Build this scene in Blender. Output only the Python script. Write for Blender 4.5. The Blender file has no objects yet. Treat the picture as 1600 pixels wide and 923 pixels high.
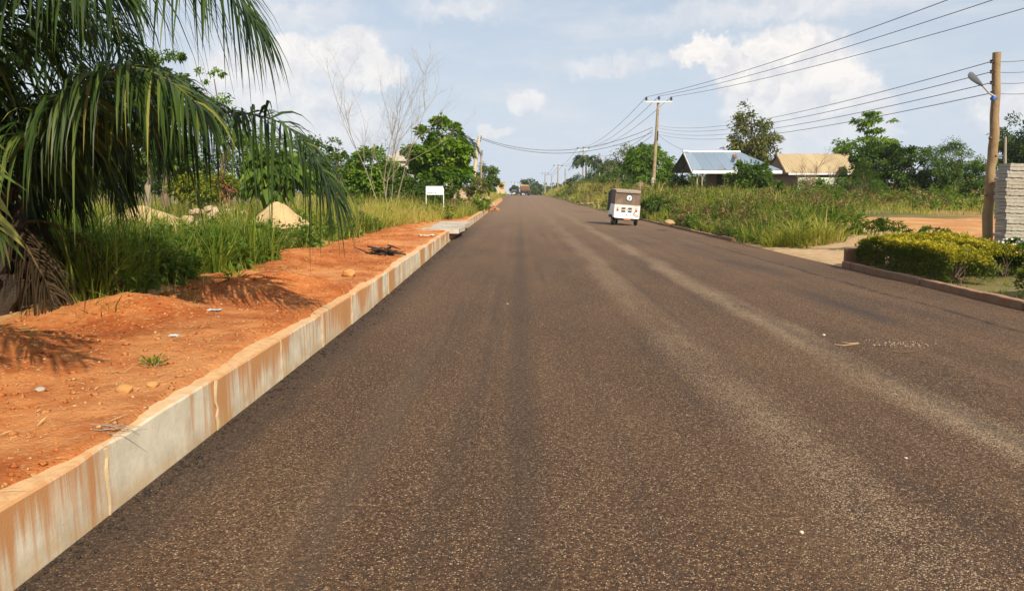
import bpy, bmesh, math, random
import numpy as np
from mathutils import Vector, Matrix

S = bpy.context.scene
COL = S.collection
R = math.radians
SX, SY, FPX = 800.0, 461.5, 1180.0            # photo centre and focal length in photo pixels
PITCH, YAW = R(7.8), R(0.58)
CAMZ = 1.6

# ------------------------------------------------------------------ camera
cam = bpy.data.cameras.new('camera')
cam_o = bpy.data.objects.new('camera', cam); COL.objects.link(cam_o)
cam_o.location = (0, 0, CAMZ)
cam_o.rotation_euler = (R(90) - PITCH, 0, YAW)
cam.sensor_width = 36; cam.lens = FPX / 1600 * 36
cam.clip_start = 0.05; cam.clip_end = 6000
S.camera = cam_o
S.render.resolution_x, S.render.resolution_y = 1024, 590

# ------------------------------------------------------------------ light
SUN_AZ, SUN_EL = R(151), R(37)                 # clockwise from +Y
sd = Vector((math.sin(SUN_AZ) * math.cos(SUN_EL), math.cos(SUN_AZ) * math.cos(SUN_EL), math.sin(SUN_EL)))
sl = bpy.data.lights.new('sun', 'SUN'); sl.energy = 5.0; sl.angle = R(0.5); sl.color = (1.0, 0.89, 0.70)
so = bpy.data.objects.new('sun', sl); COL.objects.link(so)
so.rotation_euler = sd.to_track_quat('Z', 'Y').to_euler(); so.location = (20, -30, 40)
S.view_settings.view_transform = 'Standard'; S.view_settings.look = 'None'
S.view_settings.exposure = 0.36; S.view_settings.gamma = 1
S.view_settings.use_curve_mapping = False
try:
    S.cycles.max_bounces = 6; S.cycles.transparent_max_bounces = 8; S.cycles.diffuse_bounces = 3
    S.cycles.sample_clamp_indirect = 6.0
except Exception:
    pass


class N:
    """small helper round a node tree"""
    def __init__(s, nt):
        s.t = nt; s.n = nt.nodes; s.l = nt.links
    def new(s, typ, **kw):
        n = s.n.new(typ)
        for k, v in kw.items(): setattr(n, k, v)
        return n
    def put(s, sock, v):
        if hasattr(v, 'node'): s.l.new(v, sock)
        elif v is not None: sock.default_value = v
    def math(s, op, a, b=None, c=None, clamp=False):
        n = s.new('ShaderNodeMath', operation=op, use_clamp=clamp)
        s.put(n.inputs[0], a)
        if b is not None: s.put(n.inputs[1], b)
        if c is not None: s.put(n.inputs[2], c)
        return n.outputs[0]
    def vmath(s, op, a, b=None):
        n = s.new('ShaderNodeVectorMath', operation=op)
        s.put(n.inputs[0], a)
        if b is not None: s.put(n.inputs[1], b)
        return n.outputs[1] if op in ('LENGTH', 'DOT_PRODUCT') else n.outputs[0]
    def noise(s, vec, scale, detail=4, rough=0.55, out=0):
        n = s.new('ShaderNodeTexNoise'); s.put(n.inputs['Vector'], vec)
        n.inputs['Scale'].default_value = scale; n.inputs['Detail'].default_value = detail
        n.inputs['Roughness'].default_value = rough
        return n.outputs[out]
    def voro(s, vec, scale, feature='F1', out='Distance'):
        n = s.new('ShaderNodeTexVoronoi', feature=feature); s.put(n.inputs['Vector'], vec)
        n.inputs['Scale'].default_value = scale
        return n.outputs[out]
    def step(s, v, a, b, lo=0.0, hi=1.0):
        n = s.new('ShaderNodeMapRange', interpolation_type='SMOOTHSTEP')
        s.put(n.inputs['Value'], v); n.inputs[1].default_value = a; n.inputs[2].default_value = b
        n.inputs[3].default_value = lo; n.inputs[4].default_value = hi
        return n.outputs[0]
    def mix(s, f, a, b, blend='MIX'):
        n = s.new('ShaderNodeMix', data_type='RGBA', blend_type=blend)
        s.put(n.inputs[0], f)
        for k, v in ((6, a), (7, b)):
            s.put(n.inputs[k], v if hasattr(v, 'node') else (*v, 1) if len(v) == 3 else v)
        return n.outputs[2]
    def ramp(s, f, stops):
        n = s.new('ShaderNodeValToRGB'); s.put(n.inputs[0], f)
        e = n.color_ramp.elements
        while len(e) < len(stops): e.new(0.5)
        for k, (p, c) in enumerate(stops):
            e[k].position = p; e[k].color = (*c, 1)
        return n.outputs[0]
    def xyz(s, v):
        n = s.new('ShaderNodeSeparateXYZ'); s.put(n.inputs[0], v); return n.outputs
    def comb(s, x, y, z):
        n = s.new('ShaderNodeCombineXYZ'); s.put(n.inputs[0], x); s.put(n.inputs[1], y); s.put(n.inputs[2], z)
        return n.outputs[0]
    def scl(s, v, x, y, z):
        return s.vmath('MULTIPLY', v, (x, y, z))
    def bump(s, h, strength, dist):
        n = s.new('ShaderNodeBump'); s.put(n.inputs['Height'], h)
        n.inputs['Strength'].default_value = strength; n.inputs['Distance'].default_value = dist
        return n.outputs[0]


# ------------------------------------------------------------------ world: sky and clouds
def pix_dir(px, py):
    u, v = px - SX, py - SY
    up = -v * math.cos(PITCH) - FPX * math.sin(PITCH)
    fw = FPX * math.cos(PITCH) - v * math.sin(PITCH)
    x = u * math.cos(YAW) - fw * math.sin(YAW); y = u * math.sin(YAW) + fw * math.cos(YAW)
    return Vector((x, y, up))

W = bpy.data.worlds.new('World'); S.world = W; W.use_nodes = True
w = N(W.node_tree); w.n.clear()
sky = w.new('ShaderNodeTexSky', sky_type='NISHITA'); sky.sun_disc = False
sky.sun_elevation = SUN_EL; sky.sun_rotation = SUN_AZ
sky.air_density = 1.1; sky.dust_density = 2.2; sky.ozone_density = 1.3
tc = w.new('ShaderNodeTexCoord')
D = w.vmath('NORMALIZE', tc.outputs['Generated'])
dx, dy, dz = w.xyz(D)
az = w.math('ARCTAN2', dx, dy); el = w.math('ARCSINE', dz)
ae = w.comb(az, el, 0.0)
nz = w.noise(ae, 16, 6, 0.6, 1)
off = w.scl(w.vmath('SUBTRACT', nz, (0.5, 0.5, 0.5)), 0.085, 0.065, 0)
nz2 = w.noise(ae, 60, 5, 0.6, 1)
off2 = w.scl(w.vmath('SUBTRACT', nz2, (0.5, 0.5, 0.5)), 0.028, 0.022, 0)
aed = w.vmath('ADD', w.vmath('ADD', ae, off), off2)

def blobs(vec, lst):
    m = None
    for (px, py, rx, ry) in lst:
        d = pix_dir(px, py).normalized()
        a0, e0 = math.atan2(d.x, d.y), math.asin(d.z)
        q = w.vmath('SUBTRACT', vec, (a0, e0, 0))
        q = w.scl(q, FPX / rx, FPX / ry, 0)
        f = w.math('SUBTRACT', 1.0, w.vmath('LENGTH', q))
        m = f if m is None else w.math('SMOOTH_MAX', m, f, 0.25)
    return m

big = [(1255, 108, 78, 66), (1180, 108, 72, 50), (1098, 82, 52, 30), (1318, 140, 56, 56), (1330, 205, 62, 66), (1240, 195, 110, 80)]
left = [(540, 92, 82, 48), (600, 108, 44, 28), (455, 85, 75, 40), (395, 130, 110, 60), (480, 190, 150, 60)]
small = [(820, 158, 34, 22), (772, 210, 42, 14), (1590, 168, 60, 34)]
soft = [(470, 14, 110, 34), (720, 10, 120, 22), (1180, 20, 260, 26), (960, 100, 140, 20)]
cb = w.step(blobs(aed, big), -0.08, 0.30)
cl = w.step(blobs(aed, left), -0.05, 0.42)
cs = w.step(blobs(aed, small), 0.0, 0.55, 0, 0.6)
csf = w.step(blobs(aed, soft), -0.1, 0.8, 0, 0.5)
# soft self shading inside the clouds: thickness towards the light
sh = w.noise(w.vmath('ADD', aed, (0.011, -0.014, 0)), 22, 6, 0.6)
sh0 = w.noise(aed, 22, 6, 0.6)
rel = w.math('ADD', w.math('MULTIPLY', w.math('SUBTRACT', sh0, sh), 3.4), 0.62, clamp=True)
low = w.step(el, 0.06, 0.17)                    # lower parts of the towers sink into the haze
ccol = w.mix(rel, (7.3, 7.3, 7.7), (9.7, 9.3, 8.9))
veil_n = w.noise(w.scl(ae, 2.2, 9.0, 1), 1.6, 6, 0.62)
veil = w.step(veil_n, 0.42, 0.74, 0.0, 0.62)
haze = w.step(el, -0.02, 0.34, 0.92, 0.35)
base = w.mix(haze, sky.outputs[0], (6.5, 7.1, 7.9))
base = w.mix(0.40, base, (6.0, 7.1, 8.6))
base = w.mix(veil, base, (7.7, 7.8, 8.2))
fb = w.math('MULTIPLY', cb, w.step(el, 0.03, 0.16, 0.25, 0.95))
fl = w.math('MULTIPLY', cl, w.step(el, 0.04, 0.2, 0.4, 0.90))
cov = w.math('MAXIMUM', w.math('MAXIMUM', fb, fl), w.math('MAXIMUM', cs, csf))
fin = w.mix(cov, base, ccol)
bg = w.new('ShaderNodeBackground'); bg.inputs['Strength'].default_value = 0.082
w.l.new(fin, bg.inputs['Color'])
wo = w.new('ShaderNodeOutputWorld'); w.l.new(bg.outputs[0], wo.inputs['Surface'])


# ------------------------------------------------------------------ helpers
def vnoise(x, y, seed=0):
    x = np.asarray(x, float); y = np.asarray(y, float)
    xi = np.floor(x).astype(np.int64); yi = np.floor(y).astype(np.int64)
    fx = x - xi; fy = y - yi
    fx = fx * fx * (3 - 2 * fx); fy = fy * fy * (3 - 2 * fy)
    def hsh(a, b):
        n = (a * 374761393 + b * 668265263 + seed * 974711) & 0x7fffffff
        n = ((n ^ (n >> 13)) * 1274126177) & 0x7fffffff
        return ((n ^ (n >> 16)) & 0xffff) / 65535.0
    a = hsh(xi, yi); b = hsh(xi + 1, yi); c = hsh(xi, yi + 1); d = hsh(xi + 1, yi + 1)
    return (a * (1 - fx) + b * fx) * (1 - fy) + (c * (1 - fx) + d * fx) * fy

def fbm(x, y, o=4, seed=0):
    t = 0; a = 0.5; x = np.asarray(x, float); y = np.asarray(y, float)
    for k in range(o):
        t = t + a * vnoise(x, y, seed + k * 17); x = x * 2.03 + 3.1; y = y * 2.03 + 7.7; a *= 0.5
    return t / (1 - 0.5 ** o)

def sstep(a, b, x):
    t = np.clip((np.asarray(x, float) - a) / (b - a), 0, 1); return t * t * (3 - 2 * t)

def XL(y): return np.interp(y, [-30, 10, 24, 60, 200, 400], [-2.05, -2.05, -2.28, -2.45, -2.85, -3.2])
def XR(y): return np.interp(y, [-30, 5, 14, 45, 100, 200, 400], [7.15, 7.2, 7.42, 7.45, 7.1, 6.45, 6.2])
def prof(y): return np.interp(y, [-30, 45, 70, 100, 140, 175, 200, 215, 240, 300, 420, 2500],
                              [0, 0, .06, .20, .47, .68, .75, .72, .45, -1.0, -4.0, -6.0])
def roadz(x, y): return prof(y) - 0.022 * np.maximum(0, np.asarray(x, float) - 3.2) ** 1.15

def verge_z(x, y):                              # bumpy red earth beside the kerb
    d = XL(y) - x
    b = 0.375 + 0.03 * (fbm(x * 1.3, y * 1.3, 3, 5) - 0.5) + 0.035 * (fbm(x * 6, y * 6, 3, 9) - 0.5)
    b = b + .012 * (fbm(x * 25, y * 25, 2, 13) - .5) - .10 * (1 - sstep(.05, .15, d + .22 * (fbm(y * .8, y * 0 + 1.5, 3, 55) - .5) + .05 * (fbm(x * 9, y * 9, 2, 57) - .5)))
    m = sstep(0.35, 1.4, d)
    b = b + m * (0.20 * (fbm(x * 0.55 + 4, y * 0.55, 2, 21) - 0.42)) + m * 0.05 * (fbm(x * 11, y * 11, 3, 31) - 0.5)
    for (cx, cy, rx, ry, hh) in ((-3.75, 7.3, .75, .45, .26), (-3.0, 9.4, .75, .42, .22), (-4.4, 5.6, .9, .6, .18), (-3.9, 10.6, .6, .5, .12), (-4.2, 13.5, .8, .9, .14)):
        b = b + hh * np.exp(-((x - cx) / rx) ** 2 - ((y - cy) / ry) ** 2)
    return b + prof(y)

def H(x, y):
    x = np.asarray(x, float); y = np.asarray(y, float)
    xl, xr = XL(y), XR(y)
    mid = roadz(np.clip(x, xl, xr), y) - 0.12
    dl = np.maximum(0, xl - x); dr = np.maximum(0, x - xr)
    gl = np.interp(y, [0, 30, 45, 60, 100, 200, 300, 500, 2500], [.36, .5, .7, 1.0, 1.2, 1.5, -.4, -3.6, -6])
    gr = np.interp(y, [0, 16, 20, 26, 45, 60, 75, 100, 150, 200, 300, 500, 2500], [.06, .06, .10, .42, .9, 1.15, 1.45, 2.1, 2.5, 1.9, -.4, -3.6, -6])
    L = np.where(dl < 2.6, verge_z(x, y) - 0.05, gl + 0.12 * (fbm(x * .35, y * .35, 3, 3) - .5))
    t = sstep(1.9, 2.9, dl)
    L = (1 - t) * (verge_z(x, y) - 0.05) + t * (gl + 0.12 * (fbm(x * .35, y * .35, 3, 3) - .5))
    z0 = roadz(xr, y)
    Rr = z0 + 0.02 + sstep(0.0, np.where(y > 60, 3.0, 4.5), dr) * (gr - z0) + 0.10 * (fbm(x * .4, y * .4, 3, 8) - .5) * sstep(.3, 2, dr)
    far = sstep(60, 400, np.hypot(x, 0)) * (1 - sstep(200, 300, y)) * -0.5
    return np.where(dl > 0.1, L, np.where(dr > 0.0, Rr, mid)) + far

def h(x, y): return float(H(x, y))

def P(px, py, Y):                               # the point at world depth Y that the photo shows at a pixel
    d = pix_dir(px, py); k = Y / d.y
    return Vector((d.x * k, Y, CAMZ + d.z * k))
def G(px, py, z):                               # the point of a horizontal plane
    d = pix_dir(px, py); k = (z - CAMZ) / d.z
    return Vector((d.x * k, d.y * k, z))
def wx(px, Y): return P(px, 300, Y).x

def tag(o, label, cat, group=None, kind=None):
    if label: o['label'] = label
    if cat: o['category'] = cat
    if group: o['group'] = group
    if kind: o['kind'] = kind
    return o
def thing(name, label, cat, loc, rotz=0, group=None):
    o = bpy.data.objects.new(name, None); COL.objects.link(o)
    o.empty_display_size = 0.2
    o.location = loc; o.rotation_euler = (0, 0, rotz)
    return tag(o, label, cat, group)

def raw_mesh(name, v, faces, mat, parent=None, smooth=False, tint=None):
    """faces: list of int arrays, each (n, k) of the same k"""
    me = bpy.data.meshes.new(name)
    v = np.asarray(v, np.float32)
    faces = [np.asarray(f, np.int32) for f in faces if len(f)]
    me.vertices.add(len(v)); me.vertices.foreach_set('co', v.ravel())
    nl = sum(f.size for f in faces); npoly = sum(len(f) for f in faces)
    me.loops.add(nl); me.polygons.add(npoly)
    me.loops.foreach_set('vertex_index', np.concatenate([f.ravel() for f in faces]))
    tot = np.concatenate([np.full(len(f), f.shape[1], np.int32) for f in faces])
    st = np.concatenate([[0], np.cumsum(tot)[:-1]]).astype(np.int32)
    me.polygons.foreach_set('loop_start', st)
    try: me.polygons.foreach_set('loop_total', tot)
    except Exception: pass
    if smooth: me.polygons.foreach_set('use_smooth', np.ones(npoly, bool))
    if tint is not None:
        a = me.attributes.new('tint', 'FLOAT', 'POINT'); a.data.foreach_set('value', np.asarray(tint, np.float32))
    me.materials.append(mat)
    me.update(calc_edges=True); me.validate()
    o = bpy.data.objects.new(name, me); COL.objects.link(o)
    if parent: o.parent = parent
    return o

class MB:
    def __init__(s): s.v = []; s.f = []; s.n = 0
    def add(s, v, f):
        s.v += [tuple(p) for p in v]; s.f += [tuple(i + s.n for i in q) for q in f]; s.n = len(s.v)
    def box(s, c, d, rz=0, m=None):
        x, y, z = d[0] / 2, d[1] / 2, d[2] / 2
        p = [Vector((a * x, b * y, e * z)) for e in (-1, 1) for a, b in ((-1, -1), (1, -1), (1, 1), (-1, 1))]
        M = Matrix.Translation(c) @ (m if m else Matrix.Rotation(rz, 4, 'Z'))
        s.add([M @ q for q in p], [(0, 3, 2, 1), (4, 5, 6, 7), (0, 1, 5, 4), (1, 2, 6, 5), (2, 3, 7, 6), (3, 0, 4, 7)])
        return s
    def bar(s, a, b, w_, t_):                    # rectangular bar from a to b
        a, b = Vector(a), Vector(b); d = b - a
        q = d.to_track_quat('Z', 'Y').to_matrix().to_4x4()
        return s.box((a + b) / 2, (w_, t_, d.length), m=q)
    def tube(s, pts, r, n=8, cap=True):
        pts = [Vector(p) for p in pts]
        if not hasattr(r, '__len__'): r = [r] * len(pts)
        v = []; f = []
        up = Vector((0, 0, 1))
        t0 = (pts[1] - pts[0]).normalized()
        a = t0.cross(up if abs(t0.z) < .9 else Vector((0, 1, 0))).normalized()
        for k, p in enumerate(pts):
            t = (pts[min(k + 1, len(pts) - 1)] - pts[max(k - 1, 0)]).normalized()
            a = (a - t * a.dot(t))
            a = a.normalized() if a.length > 1e-6 else t.orthogonal().normalized()
            b = t.cross(a)
            for j in range(n):
                an = 2 * math.pi * j / n
                v.append(p + (a * math.cos(an) + b * math.sin(an)) * r[k])
        for k in range(len(pts) - 1):
            for j in range(n):
                f.append((k * n + j, k * n + (j + 1) % n, (k + 1) * n + (j + 1) % n, (k + 1) * n + j))
        if cap:
            f.append(tuple(range(n - 1, -1, -1))); f.append(tuple((len(pts) - 1) * n + j for j in range(n)))
        s.add(v, f); return s
    def lathe(s, prof_, n=20, M=None):
        v = []; f = []
        for (r_, z_) in prof_:
            for j in range(n):
                q = Vector((r_ * math.cos(2 * math.pi * j / n), r_ * math.sin(2 * math.pi * j / n), z_))
                v.append(M @ q if M else q)
        for k in range(len(prof_) - 1):
            for j in range(n):
                f.append((k * n + j, k * n + (j + 1) % n, (k + 1) * n + (j + 1) % n, (k + 1) * n + j))
        f.append(tuple(range(n - 1, -1, -1))); f.append(tuple((len(prof_) - 1) * n + j for j in range(n)))
        s.add(v, f); return s
    def prism(s, poly, axis_vec):                # extrude polygon (3D points) along a vector
        a = [Vector(p) for p in poly]; b = [p + Vector(axis_vec) for p in a]; n = len(a)
        s.add(a + b, [tuple(range(n - 1, -1, -1)), tuple(range(n, 2 * n))] + [(k, (k + 1) % n, n + (k + 1) % n, n + k) for k in range(n)])
        return s
    def build(s, name, mat, parent=None, origin=None, bevel=0, smooth=False, seg=2):
        me = bpy.data.meshes.new(name)
        v = s.v
        if origin is not None: v = [(p[0] - origin[0], p[1] - origin[1], p[2] - origin[2]) for p in v]
        me.from_pydata(v, [], s.f)
        bm = bmesh.new(); bm.from_mesh(me)
        bmesh.ops.recalc_face_normals(bm, faces=bm.faces)
        if bevel: bmesh.ops.bevel(bm, geom=list(bm.edges), offset=bevel, segments=seg, affect='EDGES', clamp_overlap=True)
        if smooth:
            for q in bm.faces: q.smooth = True
            for e in bm.edges:
                if len(e.link_faces) == 2 and e.calc_face_angle(0) > 0.7: e.smooth = False
        bm.to_mesh(me); bm.free()
        me.materials.append(mat)
        o = bpy.data.objects.new(name, me); COL.objects.link(o)
        if parent: o.parent = parent
        elif origin is not None: o.location = origin
        return o


# ------------------------------------------------------------------ materials
def new_mat(name):
    m = bpy.data.materials.new(name); m.use_nodes = True
    k = N(m.node_tree); k.n.clear()
    out = k.new('ShaderNodeOutputMaterial'); b = k.new('ShaderNodeBsdfPrincipled')
    k.l.new(b.outputs[0], out.inputs['Surface'])
    k.b = b; k.out = out; k.m = m
    k.pos = k.new('ShaderNodeNewGeometry').outputs['Position']
    k.obj = k.new('ShaderNodeTexCoord').outputs['Object']
    b.inputs['Specular IOR Level'].default_value = 0.3
    return k

def plain(name, c, rough=0.7, metal=0.0, var=0.25, scale=6.0, bump=0.0, world=False, spec=0.3, dirt=None):
    k = new_mat(name); v = k.pos if world else k.obj
    n = k.noise(v, scale, 5, 0.6)
    col = k.mix(n, tuple(x * (1 - var) for x in c), tuple(min(1, x * (1 + var)) for x in c))
    if dirt:
        col = k.mix(k.step(k.noise(v, scale * .45, 6, .65), .48, .68), col, dirt)
    k.put(k.b.inputs['Base Color'], col)
    k.b.inputs['Roughness'].default_value = rough; k.b.inputs['Metallic'].default_value = metal
    k.b.inputs['Specular IOR Level'].default_value = spec
    if bump: k.put(k.b.inputs['Normal'], k.bump(k.noise(v, scale * 4, 4), bump, 0.02))
    return k.m

def leaf_mat(name, stops, transl=0.35, rough=0.55, spec=0.2, tcol=(1.25, 1.35, 0.55)):
    k = new_mat(name)
    at = k.new('ShaderNodeAttribute', attribute_name='tint')
    col = k.ramp(at.outputs['Fac'], stops)
    k.put(k.b.inputs['Base Color'], col); k.b.inputs['Roughness'].default_value = rough
    k.b.inputs['Specular IOR Level'].default_value = spec
    tr = k.new('ShaderNodeBsdfTranslucent'); k.put(tr.inputs['Color'], k.mix(1.0, col, tcol, 'MULTIPLY'))
    mx = k.new('ShaderNodeMixShader'); mx.inputs[0].default_value = transl
    k.l.new(k.b.outputs[0], mx.inputs[1]); k.l.new(tr.outputs[0], mx.inputs[2])
    k.l.new(mx.outputs[0], k.out.inputs['Surface'])
    return k.m

# asphalt
k = new_mat('asphalt'); p = k.pos; x, y, z = k.xyz(p)
wob = k.math('MULTIPLY', k.math('SUBTRACT', k.noise(k.scl(p, .0, .12, 0), 1.0, 3), 0.5), 1.1)
xs = k.math('ADD', x, wob)
def band(c, wd): return k.step(k.math('ABSOLUTE', k.math('SUBTRACT', xs, c)), wd, wd * 0.15)
trk = k.math('MAXIMUM', band(3.1, .36), k.math('MULTIPLY', band(1.75, .42), 0.6))
patch = k.noise(k.scl(p, 1.3, .35, 1), 1.0, 5, .6)
trk = k.math('MULTIPLY', trk, k.step(patch, .25, .62, .12, 1))
trk = k.math('MULTIPLY', trk, k.step(k.noise(p, 7, 4, .7), .28, .62, .45, 1))
trk = k.math('MULTIPLY', trk, k.math('MULTIPLY', k.step(y, 1.0, 6.0, 0.5, 1.0), k.step(y, 20, 60, 1.0, 0.55)))
stone_c = k.new('ShaderNodeTexVoronoi'); k.put(stone_c.inputs['Vector'], p); stone_c.inputs['Scale'].default_value = 150
rnd = k.xyz(stone_c.outputs['Color'])[0]
rnd2 = k.xyz(stone_c.outputs['Color'])[1]
big_n = k.noise(k.scl(p, .8, .22, 1), 1.0, 5, .6)
fine = k.noise(p, 34, 4, .7)
basec = k.mix(k.step(big_n, .3, .7), (.092, .048, .023), (.154, .084, .040))
basec = k.mix(k.step(fine, .35, .70), k.mix(1.0, basec, (.50, .47, .44), 'MULTIPLY'), k.mix(1.0, basec, (1.45, 1.42, 1.38), 'MULTIPLY'))
thr = k.math('SUBTRACT', 0.90, k.math('MULTIPLY', trk, 0.55))
lit = k.math('GREATER_THAN', rnd, thr)
stc = k.mix(rnd2, (.23, .130, .060), (.54, .40, .26))
basec = k.mix(k.math('MULTIPLY', lit, 0.85), basec, stc)
dk = k.math('LESS_THAN', rnd, 0.20)
basec = k.mix(k.math('MULTIPLY', dk, .75), basec, (.018, .014, .012))
basec = k.mix(k.math('MULTIPLY', trk, 0.10), basec, (.30, .225, .155))
# long darker smears and the black joint
str_n = k.noise(k.scl(p, 2.6, .05, 1), 1.0, 4, .6)
basec = k.mix(k.step(str_n, .52, .70, 0, .42), basec, (.045, .033, .026))
st2 = k.noise(k.scl(k.vmath('ADD', p, (40, 9, 0)), 3.4, .04, 1), 1.0, 4, .6)
basec = k.mix(k.step(st2, .50, .74, 0, .20), basec, (.21, .140, .090))
basec = k.mix(k.math('MULTIPLY', k.step(k.math('ABSOLUTE', k.math('SUBTRACT', x, 0.02)), .22, .02), .35), basec, (.035, .025, .02))
jn = k.math('ADD', x, k.math('MULTIPLY', k.noise(k.scl(p, 0, .5, 0), 1, 3), .25))
joint = k.math('MULTIPLY', k.step(k.math('ABSOLUTE', k.math('SUBTRACT', jn, 6.2)), .10, .02), k.step(k.noise(p, 3, 4), .3, .6))
basec = k.mix(k.math('MULTIPLY', joint, .8), basec, (.012, .011, .012))
dkpatch = k.math('MULTIPLY', k.step(k.math('ABSOLUTE', k.math('SUBTRACT', x, 5.0)), .9, .2), k.step(k.noise(k.scl(p, .9, .16, 1), 1.0, 5, .6), .45, .68))
basec = k.mix(k.math('MULTIPLY', dkpatch, .55), basec, (.032, .028, .028))
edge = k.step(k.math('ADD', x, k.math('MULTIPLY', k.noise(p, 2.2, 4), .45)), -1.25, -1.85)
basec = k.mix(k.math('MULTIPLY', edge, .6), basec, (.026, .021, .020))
# a paler brown is mixed in further along the road
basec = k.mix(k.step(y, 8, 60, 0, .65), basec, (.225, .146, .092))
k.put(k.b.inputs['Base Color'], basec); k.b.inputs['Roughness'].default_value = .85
hgt = k.math('ADD', k.math('MULTIPLY', k.math('SUBTRACT', 1.0, stone_c.outputs['Distance']), .6), k.math('MULTIPLY', k.noise(p, 30, 3), 1.2))
k.put(k.b.inputs['Normal'], k.bump(hgt, .9, .015))
M_ASPHALT = k.m

# concrete kerb with rust coloured run-off
def kerb_mat(name, c1, c2, stain, amt):
    k = new_mat(name); p = k.pos; x, y, z = k.xyz(p)
    n = k.noise(p, 5, 6, .65)
    c = k.mix(k.step(n, .3, .7), c1, c2)
    streak = k.noise(k.scl(p, 3, 19, .9), 1.0, 5, .65)
    big = k.noise(k.scl(p, .5, 1.1, .5), 1.0, 3, .5)
    s_ = k.math('ADD', k.math('MULTIPLY', streak, .75), k.math('MULTIPLY', k.step(big, .25, .75), .62))
    s_ = k.math('ADD', s_, k.math('MULTIPLY', z, .42))
    c = k.mix(k.step(s_, .66, .90, 0, amt), c, stain)
    foot = k.math('MULTIPLY', k.step(z, .14, .01), k.step(k.noise(p, 7, 4), .25, .6))
    c = k.mix(k.math('MULTIPLY', foot, .55), c, (stain[0] * .95, stain[1] * 1.25, stain[2] * 1.3))
    top = k.step(k.xyz(k.new('ShaderNodeNewGeometry').outputs['Normal'])[2], .5, .9)
    c = k.mix(k.math('MULTIPLY', top, k.step(k.noise(p, 14, 6, .7), .40, .56, .45, 1.0)), c, (stain[0] * 1.35, stain[1] * 1.85, stain[2] * 2.6))
    pit = k.step(k.voro(p, 28), .10, .03)
    c = k.mix(k.math('MULTIPLY', pit, k.step(k.noise(p, 9, 2), .52, .6)), c, (.10, .07, .045))
    k.put(k.b.inputs['Base Color'], c); k.b.inputs['Roughness'].default_value = .9
    k.put(k.b.inputs['Normal'], k.bump(k.noise(p, 60, 4), .25, .006))
    return k.m
M_KERB = kerb_mat('kerb_concrete', (.45, .395, .30), (.62, .55, .425), (.44, .20, .070), .95)
M_KERB2 = kerb_mat('kerb_brown', (.17, .10, .065), (.26, .16, .10), (.25, .10, .045), .6)
M_CONC = plain('concrete', (.44, .40, .34), .9, var=.3, scale=4, bump=.4, dirt=(.33, .20, .11))
M_MORTAR = plain('joint_mortar', (.44, .34, .21), .95, var=.2, scale=20)

# red earth
k = new_mat('red_earth'); p = k.pos
n1 = k.noise(p, 1.1, 5, .6); n2 = k.noise(p, 14, 5, .7)
c = k.mix(k.step(n1, .36, .62), (.38, .098, .026), (.61, .210, .062))
c = k.mix(k.step(n2, .40, .72, 0, .55), c, (.60, .25, .085))
c = k.mix(k.step(k.noise(p, .55, 5, .65), .46, .66, 0, .55), c, (.66, .33, .135))
c = k.mix(k.step(k.noise(k.vmath('ADD', p, (7, 3, 0)), .8, 5, .65), .50, .68, 0, .5), c, (.29, .070, .020))
c = k.mix(k.step(k.noise(p, 5, 6, .7), .56, .72, 0, .5), c, (.27, .080, .028))
vs = k.new('ShaderNodeTexVoronoi'); k.put(vs.inputs['Vector'], p); vs.inputs['Scale'].default_value = 38
pv = k.xyz(vs.outputs['Color'])
c = k.mix(k.math('MULTIPLY', k.math('GREATER_THAN', pv[0], .87), k.step(vs.outputs['Distance'], .5, .3)), c, (.60, .33, .14))
k.put(k.b.inputs['Base Color'], c); k.b.inputs['Roughness'].default_value = .95; k.b.inputs['Specular IOR Level'].default_value = .1
k.put(k.b.inputs['Normal'], k.bump(k.math('ADD', k.math('MULTIPLY', n2, 2.2), k.noise(p, 45, 5, .75)), 0.8, .03))
M_EARTH = k.m

# ground: colour from the attribute "soil" 0 = grassy soil, 0.5 = orange yard, 1 = pale sand
k = new_mat('soil'); p = k.pos
at = k.new('ShaderNodeAttribute', attribute_name='tint').outputs['Fac']
n1 = k.noise(p, .35, 6, .6); n2 = k.noise(p, 4, 6, .7)
ga = k.mix(k.step(n1, .35, .65), (.10, .105, .035), (.20, .165, .07))
ga = k.mix(k.step(n2, .45, .7, 0, .6), ga, (.25, .17, .075))
ya = k.mix(k.step(k.noise(p, .7, 5, .6), .3, .7), (.42, .185, .070), (.55, .31, .135))
ya = k.mix(k.step(n2, .5, .72, 0, .5), ya, (.62, .40, .21))
sa = k.mix(k.step(n2, .3, .7), (.40, .26, .14), (.54, .38, .22))
att = k.math('ADD', at, k.math('MULTIPLY', k.math('SUBTRACT', k.noise(p, 2.2, 5, .65), .5), .30))
c = k.mix(k.step(att, .18, .38), ga, ya); c = k.mix(k.step(att, .68, .84), c, sa)
k.put(k.b.inputs['Base Color'], c); k.b.inputs['Roughness'].default_value = .95; k.b.inputs['Specular IOR Level'].default_value = .1
k.put(k.b.inputs['Normal'], k.bump(k.noise(p, 18, 6, .7), .8, .04))
M_SOIL = k.m

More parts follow.
